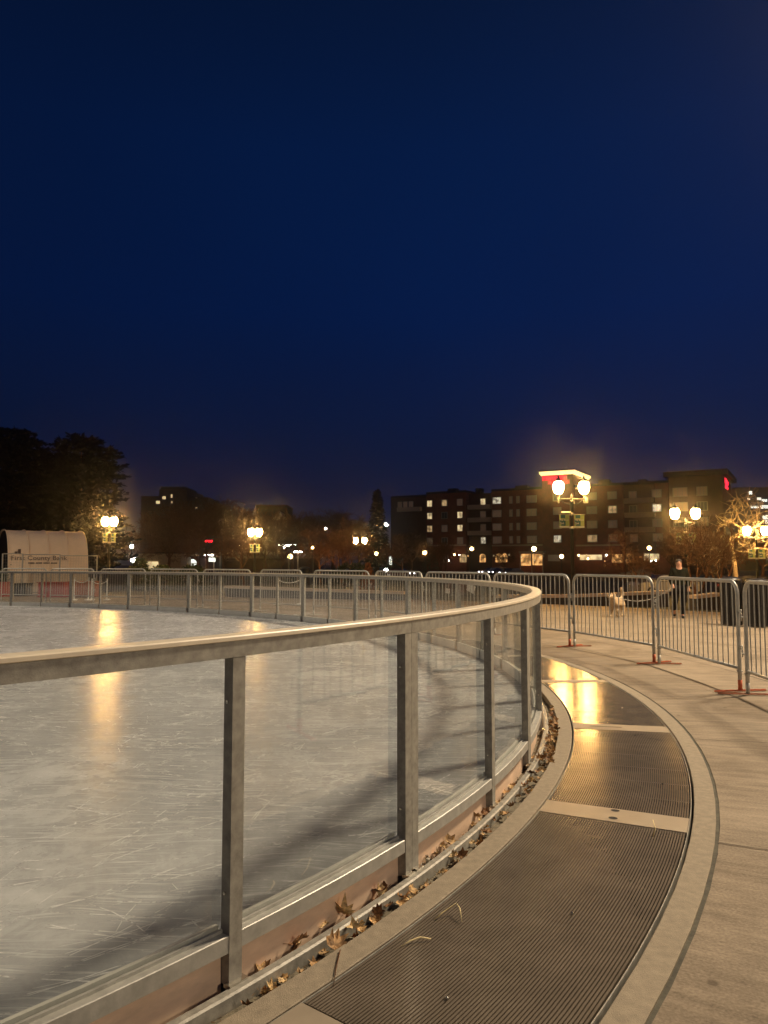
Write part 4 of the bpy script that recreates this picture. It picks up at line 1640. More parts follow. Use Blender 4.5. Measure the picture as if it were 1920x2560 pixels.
def fac(u, out=0.0):
    """point of the facade plane (moved OUT towards us) hit by pixel column u"""
    d = ray(u, 1407)
    o = FA + FN * out
    # solve o + FD*k = d*t in xy
    det = FD.x * (-d.y) - FD.y * (-d.x)
    k = (-o.x * (-d.y) + o.y * (-d.x)) / det
    return o + FD * k


def zv(v, p):
    return at(960, v, p.y).z


hotel = empty('brick_hotel', (FA.x + FD.x * 35, FA.y + FD.y * 35, GB), 'long brick hotel with lit cornice tower and red script sign', 'hotel')


def block(name, a, c, depth, z0, z1, m):
    """box on the facade from point a to c, going back by depth"""
    b = MB()
    q = -FN * depth
    vs = [a, c, c + q, a + q]
    vs = [Vector((p.x, p.y, z)) for z in (z0, z1) for p in vs]
    b.add(vs, [(3, 2, 1, 0), (4, 5, 6, 7), (0, 1, 5, 4), (1, 2, 6, 5), (2, 3, 7, 6), (3, 0, 4, 7)])
    return b.build(name, m, hotel)


ROOF = zv(1246, FA)
pL, pR = fac(977), fac(1812)
block('wall', fac(1066), fac(1166), 15, GB, ROOF + .55, 'brick')
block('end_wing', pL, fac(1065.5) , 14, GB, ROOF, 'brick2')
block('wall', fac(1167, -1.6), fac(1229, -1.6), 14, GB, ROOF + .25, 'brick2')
block('wall', fac(1230), fac(1358), 15, GB, ROOF + .4, 'brick')
t1a, t1b = fac(1358, 1.2), fac(1436, 1.2)
T1 = zv(1173, t1b)
tower = block('tower', t1a, t1b, 12, GB, T1 - 1.052, 'brick')
block('wall', fac(1437), fac(1560), 15, GB, ROOF + .4, 'brick')
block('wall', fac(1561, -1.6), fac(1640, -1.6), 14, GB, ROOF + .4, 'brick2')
block('wall', fac(1641), fac(1676), 15, GB, ROOF + .4, 'brick')
T2 = zv(1176, fac(1812))
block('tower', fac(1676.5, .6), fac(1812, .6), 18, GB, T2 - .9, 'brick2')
# cornices
for (u0, u1, o, z, dep) in ((977, 1065, .5, ROOF, 15), (1066, 1166, .6, ROOF + .55, 16), (1230, 1357, .6, ROOF + .4, 16), (1438, 1560, .6, ROOF + .4, 16), (1561, 1676, .6, ROOF + .4, 16)):
    a, c = fac(u0, o), fac(u1, o)
    block('cornice', a, c, dep, z + .003, z + .45, 'roof')
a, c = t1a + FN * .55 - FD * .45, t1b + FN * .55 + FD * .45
block('tower_cornice', a, c, 13.8, T1 - .72, T1 - .2, 'cornice_glow')
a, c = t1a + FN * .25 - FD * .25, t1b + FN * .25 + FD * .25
block('tower_cornice', a, c, 13, T1 - 1.05, T1 - .722, 'cornice_glow')
a, c = t1a + FN * .65 - FD * .55, t1b + FN * .65 + FD * .55
block('tower_roof', a, c, 14.2, T1 - .197, T1 + .05, 'roof')
a, c = fac(1676.5, 1.6) - FD * 1, fac(1812, 1.6) + FD * 1.0
block('cornice', a, c, 20, T2 - .9 + .003, T2 + .15, 'roof')
for (u, w_, h_) in ((1120, 2.2, 1.3), (1190, 1.4, 1.0), (1290, 3.0, 1.1), (1500, 2.4, 1.4), (1600, 1.6, 1.0)):
    pa = fac(u, -5)
    block('rooftop_unit', pa, pa + FD * w_, 2.0, ROOF + .56, ROOF + .9 + h_, 'roof')
# stone band above the shops
for (u0, u1) in ((1066, 1166), (1230, 1357), (1438, 1560), (1641, 1675)):
    pa, pc = fac(u0, .12), fac(u1, .12)
    zb = zv(1366, fac(u0))
    block('string_course', pa, pc, .1, zb, zb + .35, 'stone')
ROW = [1259, 1290, 1322, 1353]          # window rows measured at u = 1075


def rowz(k):
    return zv(ROW[k], fac(1075))


def window(u, k, w, h, lit, out=0.0, split=2):
    p = fac(u, out + .02)
    zc = rowz(k)
    T = Matrix.Translation((p.x, p.y, zc)) @ Matrix.Rotation(math.atan2(FD.y, FD.x), 4, 'Z')
    b = MB()
    b.box((0, -.02, 0), (w + .25, .12, h + .25), 0, 1, T)
    for j in range(split):
        wx = w / split
        b.box((-w / 2 + wx * (j + .5), -.085, 0), (wx - .09, .03, h), 0, 0, T)
    if lit == 'L':
        lit = random.choice('LLMK')
    b.build('window', [{'L': 'win_lit', 'M': 'win_soft', 'K': 'win_cool', 'D': 'pane_dark', 'd': 'win_dim', 'W': 'win_white'}[lit], 'frame'], hotel)


lits = {1075: 'LLLd', 1112: 'LDdD', 1151: 'dLLd', 1209: 'LddL', 1244: 'Lddd', 1279: 'dddd', 1297: 'dddd', 1331: 'dddd', 1395: 'DddL', 1482: 'ddLd', 1534: 'dLdd', 1586: 'dDDd', 1646: 'dLdd'}
wid = {1075: 1.3, 1112: 1.35, 1151: 1.3, 1209: 1.2, 1244: 2.0, 1279: .6, 1297: .6, 1331: 2.1, 1395: 1.6, 1482: 2.0, 1534: 1.7, 1586: 1.4, 1646: 1.7}
for u, lt in lits.items():
    for k in range(4):
        out = {1209: -1.6, 1586: -1.6, 1395: 1.2}.get(u, 0)
        L_ = lt[k]
        if u == 1482 and k == 2:
            L_ = 'd'
        if u == 1482 and k == 3:
            L_ = 'L'
        window(u, k, wid[u], 1.4, L_, out, 1 if wid[u] < 1 else 2)
for k, u in ((0, 1000), (0, 1014), (0, 1028)):
    window(u, k, 1.0, 1.3, 'd')
for k in range(4):
    for u in (1705, 1760):
        window(u, k, 2.6 if u == 1705 else 1.8, 1.6, 'd' if (k + u) % 3 else 'D', .6, 3)
# balconies
for (u0, u1, o) in ((1169, 1227, -.2), (1563, 1638, -.2), (992, 1050, 1.2)):
    for k in range(3):
        if u0 == 992 and k:
            continue
        pa, pc = fac(u0, o), fac(u1, o)
        zb = rowz(k) - 1.75
        block('balcony', pa, pc, 1.5, zb, zb + 1.0, 'stone')
# ground floor: arched shop windows, entrance, canopies
def arch(u, w, h, zb, mt, out=.03):
    p = fac(u, out)
    T = Matrix.Translation((p.x, p.y, 0)) @ Matrix.Rotation(math.atan2(FD.y, FD.x), 4, 'Z')
    prof = [(-w / 2, zb), (w / 2, zb), (w / 2, zb + h - w / 2)] + [(w / 2 * math.cos(a), zb + h - w / 2 + w / 2 * math.sin(a)) for a in [PI * j / 8 for j in range(1, 8)]] + [(-w / 2, zb + h - w / 2)]
    b = MB()
    n = len(prof)
    b.add([(x, -.1, z) for x, z in prof] + [(x, .02, z) for x, z in prof], [tuple(range(n))] + [(i, i + n, (i + 1) % n + n, (i + 1) % n) for i in range(n)], 0, T)
    for x in (-w / 6, w / 6):
        b.box((x, -.12, zb + h * .42), (.07, .04, h * .84), 0, 1, T)
    b.box((0, -.12, zb + h * .55), (w, .04, .07), 0, 1, T)
    b.build('arched_window', [mt, 'black'], hotel)


for (u, w, mt) in ((1115, 1.5, 'win_dim'), (1158, 1.7, 'win_soft'), (1207, 1.5, 'win_warm'), (1247, 1.5, 'win_warm'), (1262, 1.2, 'win_warm')):
    arch(u, w, 2.0, 1.5, mt, .03 if u != 1207 else -1.57)
for (u0, u1, v0, v1, mt) in ((1300, 1327, 1385, 1414, 'win_warm'), (1330, 1356, 1385, 1413, 'win_warm'), (1450, 1505, 1387, 1400, 'win_lit'), (1530, 1556, 1386, 1406, 'win_warm'), (1565, 1584, 1384, 1408, 'win_warm'), (1610, 1648, 1384, 1400, 'win_lit'), (1370, 1400, 1387, 1403, 'win_dim')):
    pa, pc = fac(u0, 1.3), fac(u1, 1.3)
    z0, z1 = zv(v1, pa), zv(v0, pa)
    block('shop_window', pa, pc, .1, max(z0, GB + .1), z1, mt)
rl = random.Random(5)
for k in range(26):
    u = rl.choice((rl.uniform(1296, 1360), rl.uniform(1445, 1520), rl.uniform(1525, 1665), rl.uniform(1085, 1290)))
    pa = fac(u, 2.6)
    zz = zv(rl.uniform(1384, 1404), pa)
    r_ = rl.uniform(.10, .24)
    b = MB()
    b.lathe([(r_ * .4, -r_ * .9), (r_, 0), (r_ * .4, r_ * .9)], (pa.x, pa.y, zz), 7)
    b.build('shop_light', rl.choice(('globe_far', 'win_lit', 'win_warm', 'globe_white')), hotel)
pa, pc = fac(1297, 3.2), fac(1358, 3.2)
block('entrance_canopy', pa, pc, 3.1, zv(1383, pa), zv(1378, pa), 'stone')
for u in (1299, 1328, 1356):
    pa = fac(u, 3.0)
    block('canopy_column', pa, fac(u + 2.2, 3.0), .3, GB, zv(1383, pa) - .002, 'stone')
# red script sign on the lit tower
p = (t1a + t1b) / 2 + FN * .12 - FD * .3
zs = zv(1199.5, p)
rot = Matrix.Rotation(math.atan2(FD.y, FD.x), 4, 'Z')
for txt, size, dx, dz in (('Hampton', 1.55, -.35, .02), ('Inn & Suites', .95, .55, -.82)):
    vs, fs = text_mesh(txt, size, .09, .28)
    b = MB()
    T = Matrix.Translation(p + Vector((0, 0, zs)) + FD * dx + Vector((0, 0, dz))) @ rot @ Matrix.Rotation(PI / 2, 4, 'X')
    b.add([Vector((q.x * .92, q.y, q.z)) for q in vs], fs, 0, T)
    b.build('sign_lettering', 'neon', hotel)
b = MB()
T = Matrix.Translation(p - FN * .05 + Vector((0, 0, zs))) @ rot
b.box((-.3, 0, .5), (5.6, .06, 1.25), 0, 0, T)
b.box((.6, .002, -.55), (4.9, .06, .9), 0, 0, T)
b.build('sign_backing', 'neon_back', hotel)
# sign on the end wall of the right tower
ce = fac(1812, .6)
ED = -FN
T = Matrix.Translation(Vector((ce.x, ce.y, zv(1203, ce))) + ED * 7.5 + FD * .12) @ Matrix.Rotation(math.atan2(ED.y, ED.x), 4, 'Z') @ Matrix.Rotation(PI / 2, 4, 'X')
for txt, size, dz in (('Hampton', 1.5, .1), ('Inn & Suites', .9, -.85)):
    vs, fs = text_mesh(txt, size, .09, .28)
    b = MB()
    b.add(vs, fs, 0, T @ Matrix.Translation((0, dz, 0)))
    b.build('sign_lettering', 'neon', hotel)
b = MB()
b.box((0, .2, -.1), (6.4, 2.3, .06), 0, 0, T)
b.build('sign_backing', 'neon_back', hotel)


# ================================================================== OTHER BUILDINGS
def building(name, label, parts, cat='building', loc=None):
    """parts: (part name, u0, u1, vtop, vbot or None, Y, depth, material)"""
    u0, u1, Y = parts[0][1], parts[0][2], parts[0][5]
    e = empty(name, (at((u0 + u1) / 2, 1407, Y).x, Y, GB), label, cat)
    for (pn, u0, u1, vt, vb, Y, dep, m) in parts:
        a, c = at(u0, vt, Y), at(u1, vt, Y)
        z0 = GB if vb is None else at(u0, vb, Y).z
        b = MB()
        b.box(((a.x + c.x) / 2, Y + dep / 2, (z0 + a.z) / 2), (c.x - a.x, dep, a.z - z0))
        b.build(pn, m, e)
    return e


W = 'window'
building('office_building', 'dark office building with white lit window strips at right edge', [('wall', 1840, 2060, 1218, None, 230, 20, 'roof'),
    (W, 1871, 1880, 1228, 1236, 229.8, .15, 'win_white'), (W, 1869, 1875, 1245, 1249, 229.8, .15, 'win_white'), (W, 1893, 1903, 1244, 1250, 229.8, .15, 'win_white'), (W, 1905, 1918, 1248, 1254, 229.8, .15, 'win_white'),
    (W, 1877, 1898, 1265, 1270, 229.8, .15, 'win_white'), (W, 1901, 1925, 1263, 1271, 229.8, .15, 'win_white'), (W, 1907, 1925, 1288, 1298, 229.8, .15, 'win_white'), (W, 1914, 1925, 1300, 1315, 229.8, .15, 'win_white'),
    ('balcony', 1880, 1925, 1256, 1258, 229.3, .6, 'concrete_far'), ('balcony', 1880, 1925, 1276, 1278, 229.3, .6, 'concrete_far')])
building('high_rise', 'dark high-rise with few lit windows behind bare trees', [('wall', 353, 398, 1240, None, 240, 18, 'brick2'), ('wall', 398.2, 467, 1223, None, 238, 22, 'brick2'), ('wall', 467.2, 520, 1243, None, 240, 18, 'brick2'), ('roof', 402, 463, 1217, 1222.8, 240, 15, 'roof'),
    (W, 406, 414, 1241, 1248, 237.8, .15, 'win_lit'), (W, 390, 399.5, 1252, 1259, 237.6, .15, 'win_lit'), (W, 427, 431, 1236, 1244, 237.8, .15, 'win_lit'), (W, 428, 431, 1253, 1258, 237.8, .15, 'win_lit'),
    (W, 488, 493, 1242.8, 1246, 239.8, .15, 'win_dim'), (W, 488, 493, 1268, 1272, 239.8, .15, 'win_lit'), (W, 487, 491, 1281, 1284, 239.8, .15, 'win_dim'), (W, 391, 396, 1289, 1292, 237.8, .15, 'win_dim'), (W, 375, 380, 1337, 1343, 237.5, .15, 'win_white'), (W, 388, 391, 1340, 1344, 237.5, .15, 'win_white')])
building('parking_garage', 'low parking garage with white tube lights inside', [('parapet', 560, 800, 1343, 1361, 135, .3, 'concrete_far'), ('parapet', 560, 800, 1381, 1396, 135, .3, 'concrete_far'), ('deck', 560, 800, 1378, 1380.5, 135.4, 20, 'concrete_far'), ('back_wall', 560, 800, 1343, None, 150, .3, 'brick2'),
    ('tube_light', 696, 707, 1361.8, 1363.4, 136, .2, 'globe_white'), ('tube_light', 710, 723, 1362.8, 1364.5, 137, .2, 'globe_white'), ('tube_light', 727, 741, 1360.3, 1361.8, 136, .2, 'globe_white'), ('tube_light', 590, 600, 1362, 1363.4, 136, .2, 'globe_white'), ('tube_light', 684, 688, 1367, 1371, 140, .2, 'globe_white'), ('tube_light', 708, 712, 1367, 1370, 141, .2, 'globe_white'),
    ('column', 600, 604, 1361, None, 135.1, .4, 'concrete_far'), ('column', 660, 664, 1361, None, 135.1, .4, 'concrete_far'), ('column', 720, 724, 1364.6, None, 135.1, .4, 'concrete_far'), ('column', 780, 784, 1361, None, 135.1, .4, 'concrete_far')])
e = building('shop_building', 'low beige shop with glowing entrance behind dark shrubs', [('wall', 345, 452, 1384, None, 96, 8, 'wall_beige'), ('roof', 341, 456, 1381, 1383.8, 95.6, 9, 'roof'), ('doorway', 366, 395, 1404, 1424, 95.85, .12, 'win_lit'), (W, 412, 420, 1390, 1396, 95.85, .12, 'win_dim')])
e = building('glazed_shop', 'shop with white gridded windows left of the red signal', [('wall', 455, 500, 1392, None, 101, 8, 'brick2'), (W, 460, 474, 1399, 1407, 100.85, .12, 'win_white'), (W, 478, 491, 1398, 1407, 100.85, .12, 'win_white'), (W, 460, 474, 1409, 1417, 100.85, .12, 'win_white'), (W, 478, 491, 1409, 1417, 100.85, .12, 'win_white'), ('roof', 453, 502, 1390.5, 1391.8, 100.6, 9, 'roof')])
e = building('fuel_canopy', 'small canopy with white lights below the red signal', [('canopy', 508, 542, 1383, 1386, 104, 5, 'stone'), ('light_panel', 512, 521, 1386.2, 1389, 104.2, .5, 'globe_white'), ('light_panel', 524, 531, 1386.2, 1389, 104.2, .5, 'globe_white'), ('light_panel', 518, 538, 1394, 1404, 106, .2, 'win_white'), ('column', 514, 516, 1386, None, 106, .3, 'stone'), ('column', 534, 536, 1386, None, 106, .3, 'stone')])
# house with pale gable
Yh = 150
e = building('gabled_house', 'dark house with pale gable above the garage', [('wall', 676, 722, 1300, None, Yh, 10, 'brick2'), ('chimney', 712, 717, 1270, 1299, Yh + 3, 1, 'brick2')], 'house')
b = MB()
a, c, ap = at(680, 1299.8, Yh - .3), at(716, 1299.8, Yh - .3), at(698, 1278, Yh - .3)
b.add([a, c, ap] + [q + Vector((0, 10.6, 0)) for q in (a, c, ap)], [(0, 1, 2), (5, 4, 3), (0, 2, 5, 3), (2, 1, 4, 5), (1, 0, 3, 4)])
b.build('gable', 'wall_beige', e)
building('dark_block', 'flat-topped dark building left of the gabled house', [('wall', 640, 717, 1265, None, 185, 12, 'roof'), ('parapet', 639, 718, 1262, 1264.8, 184.7, 12.6, 'brick2')])
# lit doorway and small lit kiosk
building('bus_shelter', 'white glowing advertising panel beside the hotel', [('panel', 973, 980, 1390, 1412, 125, .2, 'win_white'), ('frame', 972, 981, 1388.5, 1389.9, 124.9, .4, 'black'), ('base', 972, 981, 1412.2, None, 124.9, .4, 'black')], 'advertising panel')
# red traffic signal
p = at(522, 1353, 90)
e = empty('traffic_signal', (p.x, 90, GB), 'red traffic signal glowing among bare branches', 'traffic light')
b = MB()
b.tube([(p.x + 1.6, 90, GB), (p.x + 1.6, 90, p.z + .5), (p.x, 90, p.z + .5)], .06, 8)
b.build('mast_arm', 'black', e)
for dx in (-.30, .02, .34):
    b = MB()
    b.box((p.x + dx, 90, p.z), (.26, .2, .7))
    hd = b.build('signal_head', 'black', e)
    b = MB()
    b.tube([(p.x + dx, 89.88, p.z), (p.x + dx, 89.86, p.z)], .12, 10)
    b.build('red_lens', 'traffic_red', hd)


# ================================================================== CARS
def car(u, Y, yaw, col, label, lights=True):
    p = at(u, 1407, Y)
    g = GB + .012 if Y > 90 else gz(p.x, Y)
    e = empty('parked_car', (p.x, Y, g), label, 'car', 'cars along the street')
    T = Matrix.Translation((p.x, Y, g)) @ Matrix.Rotation(yaw, 4, 'Z')
    prof = [(-2.2, .3), (-2.25, .7), (-2.1, .92), (-1.0, 1.0), (-.35, 1.42), (.95, 1.45), (1.75, 1.05), (2.15, .98), (2.25, .6), (2.2, .3)]
    b = MB()
    n = len(prof)
    vs = []
    for yy, sh in ((-.88, 1.0), (.88, 1.0)):
        for x, z in prof:
            k = .80 if z > 1.2 else 1
            vs.append((x, yy * k, z))
    b.add(vs, [tuple(range(n)), tuple(range(2 * n - 1, n - 1, -1))] + [(i, i + n, (i + 1) % n + n, (i + 1) % n) for i in range(n)], 0, T)
    m = b.build('body', car_paint('car_paint', col), e)
    for sg in (-1, 1):
        b = MB()
        b.add([(-.75, sg * .845, 1.04), (-.3, sg * .735, 1.36), (.85, sg * .735, 1.38), (1.45, sg * .845, 1.06)], [(0, 1, 2, 3)] if sg < 0 else [(3, 2, 1, 0)], 0, T)
        b.build('side_window', 'pane_dark', e)
    b = MB()
    b.add([(-.98, -.8, 1.025), (-.98, .8, 1.025), (-.42, .68, 1.40), (-.42, -.68, 1.40)], [(0, 1, 2, 3)], 0, Matrix.Translation(T.to_3x3() @ Vector((-.02, 0, .015))) @ T)
    b.build('windscreen', 'pane_dark', e)
    for x in (-1.4, 1.4):
        for sg in (-1, 1):
            b = MB()
            b.tube([T @ Vector((x, sg * .72, .32)), T @ Vector((x, sg * .91, .32))], .32, 16)
            w = b.build('wheel', 'black', e)
            b = MB()
            b.tube([T @ Vector((x, sg * .90, .32)), T @ Vector((x, sg * .925, .32))], .19, 12)
            b.build('rim', 'steel', w)
    for sg in (-1, 1):
        b = MB()
        b.box((-2.24, sg * .62, .70), (.06, .36, .14), 0, 0, T)
        b.build('headlight', 'headlight' if lights else 'bolt', e)
        b = MB()
        b.box((2.23, sg * .66, .80), (.05, .3, .16), 0, 0, T)
        b.build('tail_light', 'tail' if lights else 'red', e)


FY = math.atan2(FD.y, FD.x)
car(1228, 138, FY + .9, (.3, .3, .32), 'grey car with bright headlights left of hotel entrance')
car(1252, 136, FY + 1.0, (.05, .05, .06), 'dark car with headlights beneath the arched windows')
car(1278, 126, FY + 1.2, (.12, .12, .13), 'car with one round headlight nearing the entrance')
car(1658, 52, .15, (.45, .45, .45), 'pale car half hidden behind the person', False)
car(1890, 49, 3.0, (.02, .02, .022), 'black car under the pale tree at right edge', False)
car(1000, 118, FY + 3.1, (.1, .02, .02), 'dark red car by the glowing panel')
car(1590, 108, FY, (.2, .2, .2), 'grey car before the right shop windows', False)


# ================================================================== PERSON AND DOG
px, py = at(1697, 1407, 20).x, 20.0
pz = gz(px, py)
yaw = math.radians(-12)
PT = Matrix.Translation((px, py, pz)) @ Matrix.Rotation(yaw, 4, 'Z')
# local axes: person faces -Y (towards us); +X is screen right
J = {'pel': (0, 0, .86), 'wai': (0, .0, .98), 'che': (0, .01, 1.16), 'ucs': (0, .015, 1.30), 'nek': (0, .0, 1.37), 'skl': (0, -.012, 1.455), 'crn': (0, -.008, 1.555),
     'sl': (-.165, .01, 1.29), 'el': (-.235, -.02, 1.06), 'wl': (-.20, -.16, .90), 'hl': (-.195, -.205, .855),
     'sr': (.165, .01, 1.29), 'er': (.225, .05, 1.05), 'wr': (.22, -.01, .84), 'hr': (.22, -.03, .77),
     'hpl': (-.085, 0, .82), 'kl': (-.10, .02, .46), 'al': (-.115, .27, .20), 'tl': (-.12, .18, .085),
     'hpr': (.085, 0, .82), 'kr': (.075, -.05, .455), 'ar': (.06, -.03, .085), 'tr': (.055, -.16, .035)}
RD = {'pel': (.135, .105), 'wai': (.125, .095), 'che': (.14, .105), 'ucs': (.12, .085), 'nek': .052, 'skl': (.075, .088), 'crn': (.066, .08), 'sl': .058, 'el': .043, 'wl': .028, 'hl': .036,
      'sr': .058, 'er': .043, 'wr': .028, 'hr': .036, 'hpl': .085, 'kl': .057, 'al': .038, 'tl': .034, 'hpr': .085, 'kr': .057, 'ar': .038, 'tr': .034}
ED_ = [('pel', 'wai'), ('wai', 'che'), ('che', 'ucs'), ('ucs', 'nek'), ('nek', 'skl'), ('skl', 'crn'), ('ucs', 'sl'), ('sl', 'el'), ('el', 'wl'), ('wl', 'hl'), ('ucs', 'sr'), ('sr', 'er'), ('er', 'wr'), ('wr', 'hr'),
       ('pel', 'hpl'), ('hpl', 'kl'), ('kl', 'al'), ('al', 'tl'), ('pel', 'hpr'), ('hpr', 'kr'), ('kr', 'ar'), ('ar', 'tr')]


def skin_from(J, RD, ED_, root, scale=1.0, T=PT, levels=2, grow=0.0):
    ks = []
    for a, c in ED_:
        for k in (a, c):
            if k not in ks:
                ks.append(k)
    ks.remove(root)
    ks = [root] + ks
    rr = []
    for k in ks:
        r = RD[k]
        r = r if isinstance(r, tuple) else (r, r)
        rr.append((r[0] * scale + grow, r[1] * scale + grow))
    vs, fs = skin([J[k] for k in ks], [(ks.index(a), ks.index(c)) for a, c in ED_], rr, levels)
    return [T @ v for v in vs], fs


per = empty('person', (px, py, pz), 'person in dark jacket walking a dog behind barricades', 'person')
JB, RB, EBD = dict(J), dict(RD), list(ED_)
# fingers, four plus thumb on each hand, curled
for side, hk, wk in ((-1, 'hl', 'wl'), (1, 'hr', 'wr')):
    h = Vector(J[hk])
    d = (h - Vector(J[wk])).normalized()
    for f in range(4):
        o = Vector(((f - 1.5) * .018, 0, 0))
        ln = (.055, .07, .066, .05)[f]
        for s_ in (1, 2):
            nm = '%sf%d%d' % (hk, f, s_)
            JB[nm] = tuple(h + o * (1.1 if s_ == 1 else 1.2) + d * (ln * (.55 if s_ == 1 else .9)) + Vector((0, -.012 * (s_ - 1) - .004, 0)))
            RB[nm] = .0095 if s_ == 1 else .008
        EBD += [(hk, '%sf%d1' % (hk, f)), ('%sf%d1' % (hk, f), '%sf%d2' % (hk, f))]
    nm = hk + 'th'
    JB[nm] = tuple(h + Vector((-side * .035, -.03, .01)))
    RB[nm] = .010
    EBD.append((hk, nm))
vs, fs = skin_from(JB, RB, EBD, 'pel')
b = MB()
b.add(vs, fs)
b.lathe([(.006, -.02), (.014, -.012), (.010, .0), (.004, .012)], (0, -.092, 1.475), 8, 0, PT)     # nose
body = b.build('body', 'skin', per, smooth=True)
b = MB()
for sx in (-.03, .03):
    b.lathe([(.003, -.008), (.011, 0), (.003, .008)], (sx, -.088, 1.497), 8, 0, PT)
b.build('eyes', 'eye', body)
b = MB()
b.box((0, -.088, 1.443), (.042, .012, .010), 0, 0, PT)
b.build('mouth', mat('lips', (.35, .12, .09), .6), body)
# hair cap
b = MB()
for j in range(9):
    pass
prof = []
for k in range(7):
    w = k * PI / 2 / 6
    prof.append((.086 * math.cos(w) + .002, .088 * math.sin(w)))
b.lathe(prof, (0, .014, 1.512), 14, 0, PT)
b.box((0, .075, 1.47), (.15, .06, .14), 0, 0, PT, .85)
b.build('hair', 'hair', per, smooth=True)
jk = ['pel', 'wai', 'che', 'ucs', 'nek', 'sl', 'el', 'wl', 'sr', 'er', 'wr']
JJ = {k: J[k] for k in jk}
JJ['nek'] = (0, .0, 1.385)
JJ['pel'] = (0, 0, .80)
RJ = {k: RD[k] for k in jk}
RJ['nek'] = .072
RJ['pel'] = (.15, .12)
RJ['wl'], RJ['wr'] = .036, .036
vs, fs = skin_from(JJ, RJ, [e_ for e_ in ED_ if e_[0] in jk and e_[1] in jk], 'che', 1.0, PT, 2, .022)
b = MB()
b.add(vs, fs)
b.build('jacket', 'jacket', per, smooth=True)
tk = ['pel', 'hpl', 'kl', 'al', 'hpr', 'kr', 'ar']
RT = {k: RD[k] for k in tk}
vs, fs = skin_from({k: J[k] for k in tk}, RT, [e_ for e_ in ED_ if e_[0] in tk and e_[1] in tk], 'pel', 1.0, PT, 2, .014)
b = MB()
b.add(vs, fs)
b.build('trousers', 'trousers', per, smooth=True)
for side, (heel, toe) in (('l', ((-.115, .31, .16), (-.12, .17, .05))), ('r', ((.06, .0, .055), (.055, -.19, .045)))):
    b = MB()
    h, t = Vector(heel), Vector(toe)
    vs, fs = skin([tuple(h), tuple(h.lerp(t, .5)), tuple(t)], [(0, 1), (1, 2)], [(.05, .05), (.05, .046), (.044, .036)], 2)
    b.add([PT @ v for v in vs], fs)
    sh = b.build('shoe', 'shoe', per, smooth=True)
    if side == 'l':
        bb = MB()
        T = PT @ Matrix.Translation(h.lerp(t, .5) + Vector((0, -.02, -.045)))
        bb.box((0, 0, 0), (.085, .24, .02), 0, 0, T @ Matrix.Rotation(.65, 4, 'X'))
        bb.build('sole', 'sole', sh)

# dog: cream, walking towards us, tail raised
dx, dy = at(1540, 1407, 20).x, 20.0
dz = gz(dx, dy)
DT = Matrix.Translation((dx, dy, dz)) @ Matrix.Rotation(math.radians(-36), 4, 'Z')
# local: dog faces -Y
DJ = {'che': (0, -.20, .40), 'mid': (0, .05, .41), 'hip': (0, .28, .42), 'nk1': (0, -.33, .50), 'hd': (-.01, -.42, .60), 'sno': (-.015, -.53, .565), 'nos': (-.018, -.60, .55),
      't1': (0, .40, .50), 't2': (0, .46, .62), 't3': (.0, .42, .74), 't4': (0, .34, .78),
      'fl1': (-.085, -.22, .30), 'fl2': (-.09, -.20, .17), 'fl3': (-.09, -.26, .03), 'fl4': (-.09, -.31, .022),
      'fr1': (.085, -.22, .30), 'fr2': (.09, -.26, .18), 'fr3': (.09, -.18, .06), 'fr4': (.09, -.22, .04),
      'bl1': (-.085, .24, .30), 'bl2': (-.09, .33, .17), 'bl3': (-.09, .29, .03), 'bl4': (-.09, .24, .022),
      'br1': (.085, .22, .30), 'br2': (.09, .24, .18), 'br3': (.09, .15, .035), 'br4': (.09, .10, .022)}
DR = {'che': (.135, .155), 'mid': (.125, .13), 'hip': (.115, .125), 'nk1': (.095, .10), 'hd': (.085, .08), 'sno': (.042, .038), 'nos': (.028, .026), 't1': .035, 't2': .05, 't3': .045, 't4': .02,
      'fl1': .062, 'fl2': .04, 'fl3': .034, 'fl4': .036, 'fr1': .062, 'fr2': .04, 'fr3': .034, 'fr4': .036, 'bl1': .075, 'bl2': .042, 'bl3': .034, 'bl4': .036, 'br1': .075, 'br2': .042, 'br3': .034, 'br4': .036}
DE = [('mid', 'che'), ('mid', 'hip'), ('che', 'nk1'), ('nk1', 'hd'), ('hd', 'sno'), ('sno', 'nos'), ('hip', 't1'), ('t1', 't2'), ('t2', 't3'), ('t3', 't4')]
for l in ('fl', 'fr'):
    DE += [('che', l + '1'), (l + '1', l + '2'), (l + '2', l + '3'), (l + '3', l + '4')]
for l in ('bl', 'br'):
    DE += [('hip', l + '1'), (l + '1', l + '2'), (l + '2', l + '3'), (l + '3', l + '4')]
dog = empty('dog', (dx, dy, dz), 'shaggy cream dog on a leash walking towards us', 'dog')
vs, fs = skin_from(DJ, DR, DE, 'mid', 1.0, DT, 2)
b = MB()
b.add(vs, fs)
b.build('body', 'fur', dog, smooth=True)
for sx in (-1, 1):
    b = MB()
    vs, fs = skin([(sx * .06 - .01, -.40, .655), (sx * .10 - .01, -.42, .61), (sx * .105 - .01, -.43, .54)], [(0, 1), (1, 2)], [(.03, .02), (.038, .018), (.02, .012)], 2)
    b.add([DT @ v for v in vs], fs)
    b.build('ear', 'fur', dog, smooth=True)
b = MB()
b.lathe([(.004, -.016), (.02, 0), (.004, .016)], (-.018, -.625, .565), 8, 0, DT)
b.build('nose', 'eye', dog)
b = MB()
for sx in (-.035, .035):
    b.lathe([(.003, -.01), (.012, 0), (.003, .01)], (-.012 + sx, -.495, .625), 8, 0, DT)
b.build('eyes', 'eye', dog)
b = MB()
rd = random.Random(4)
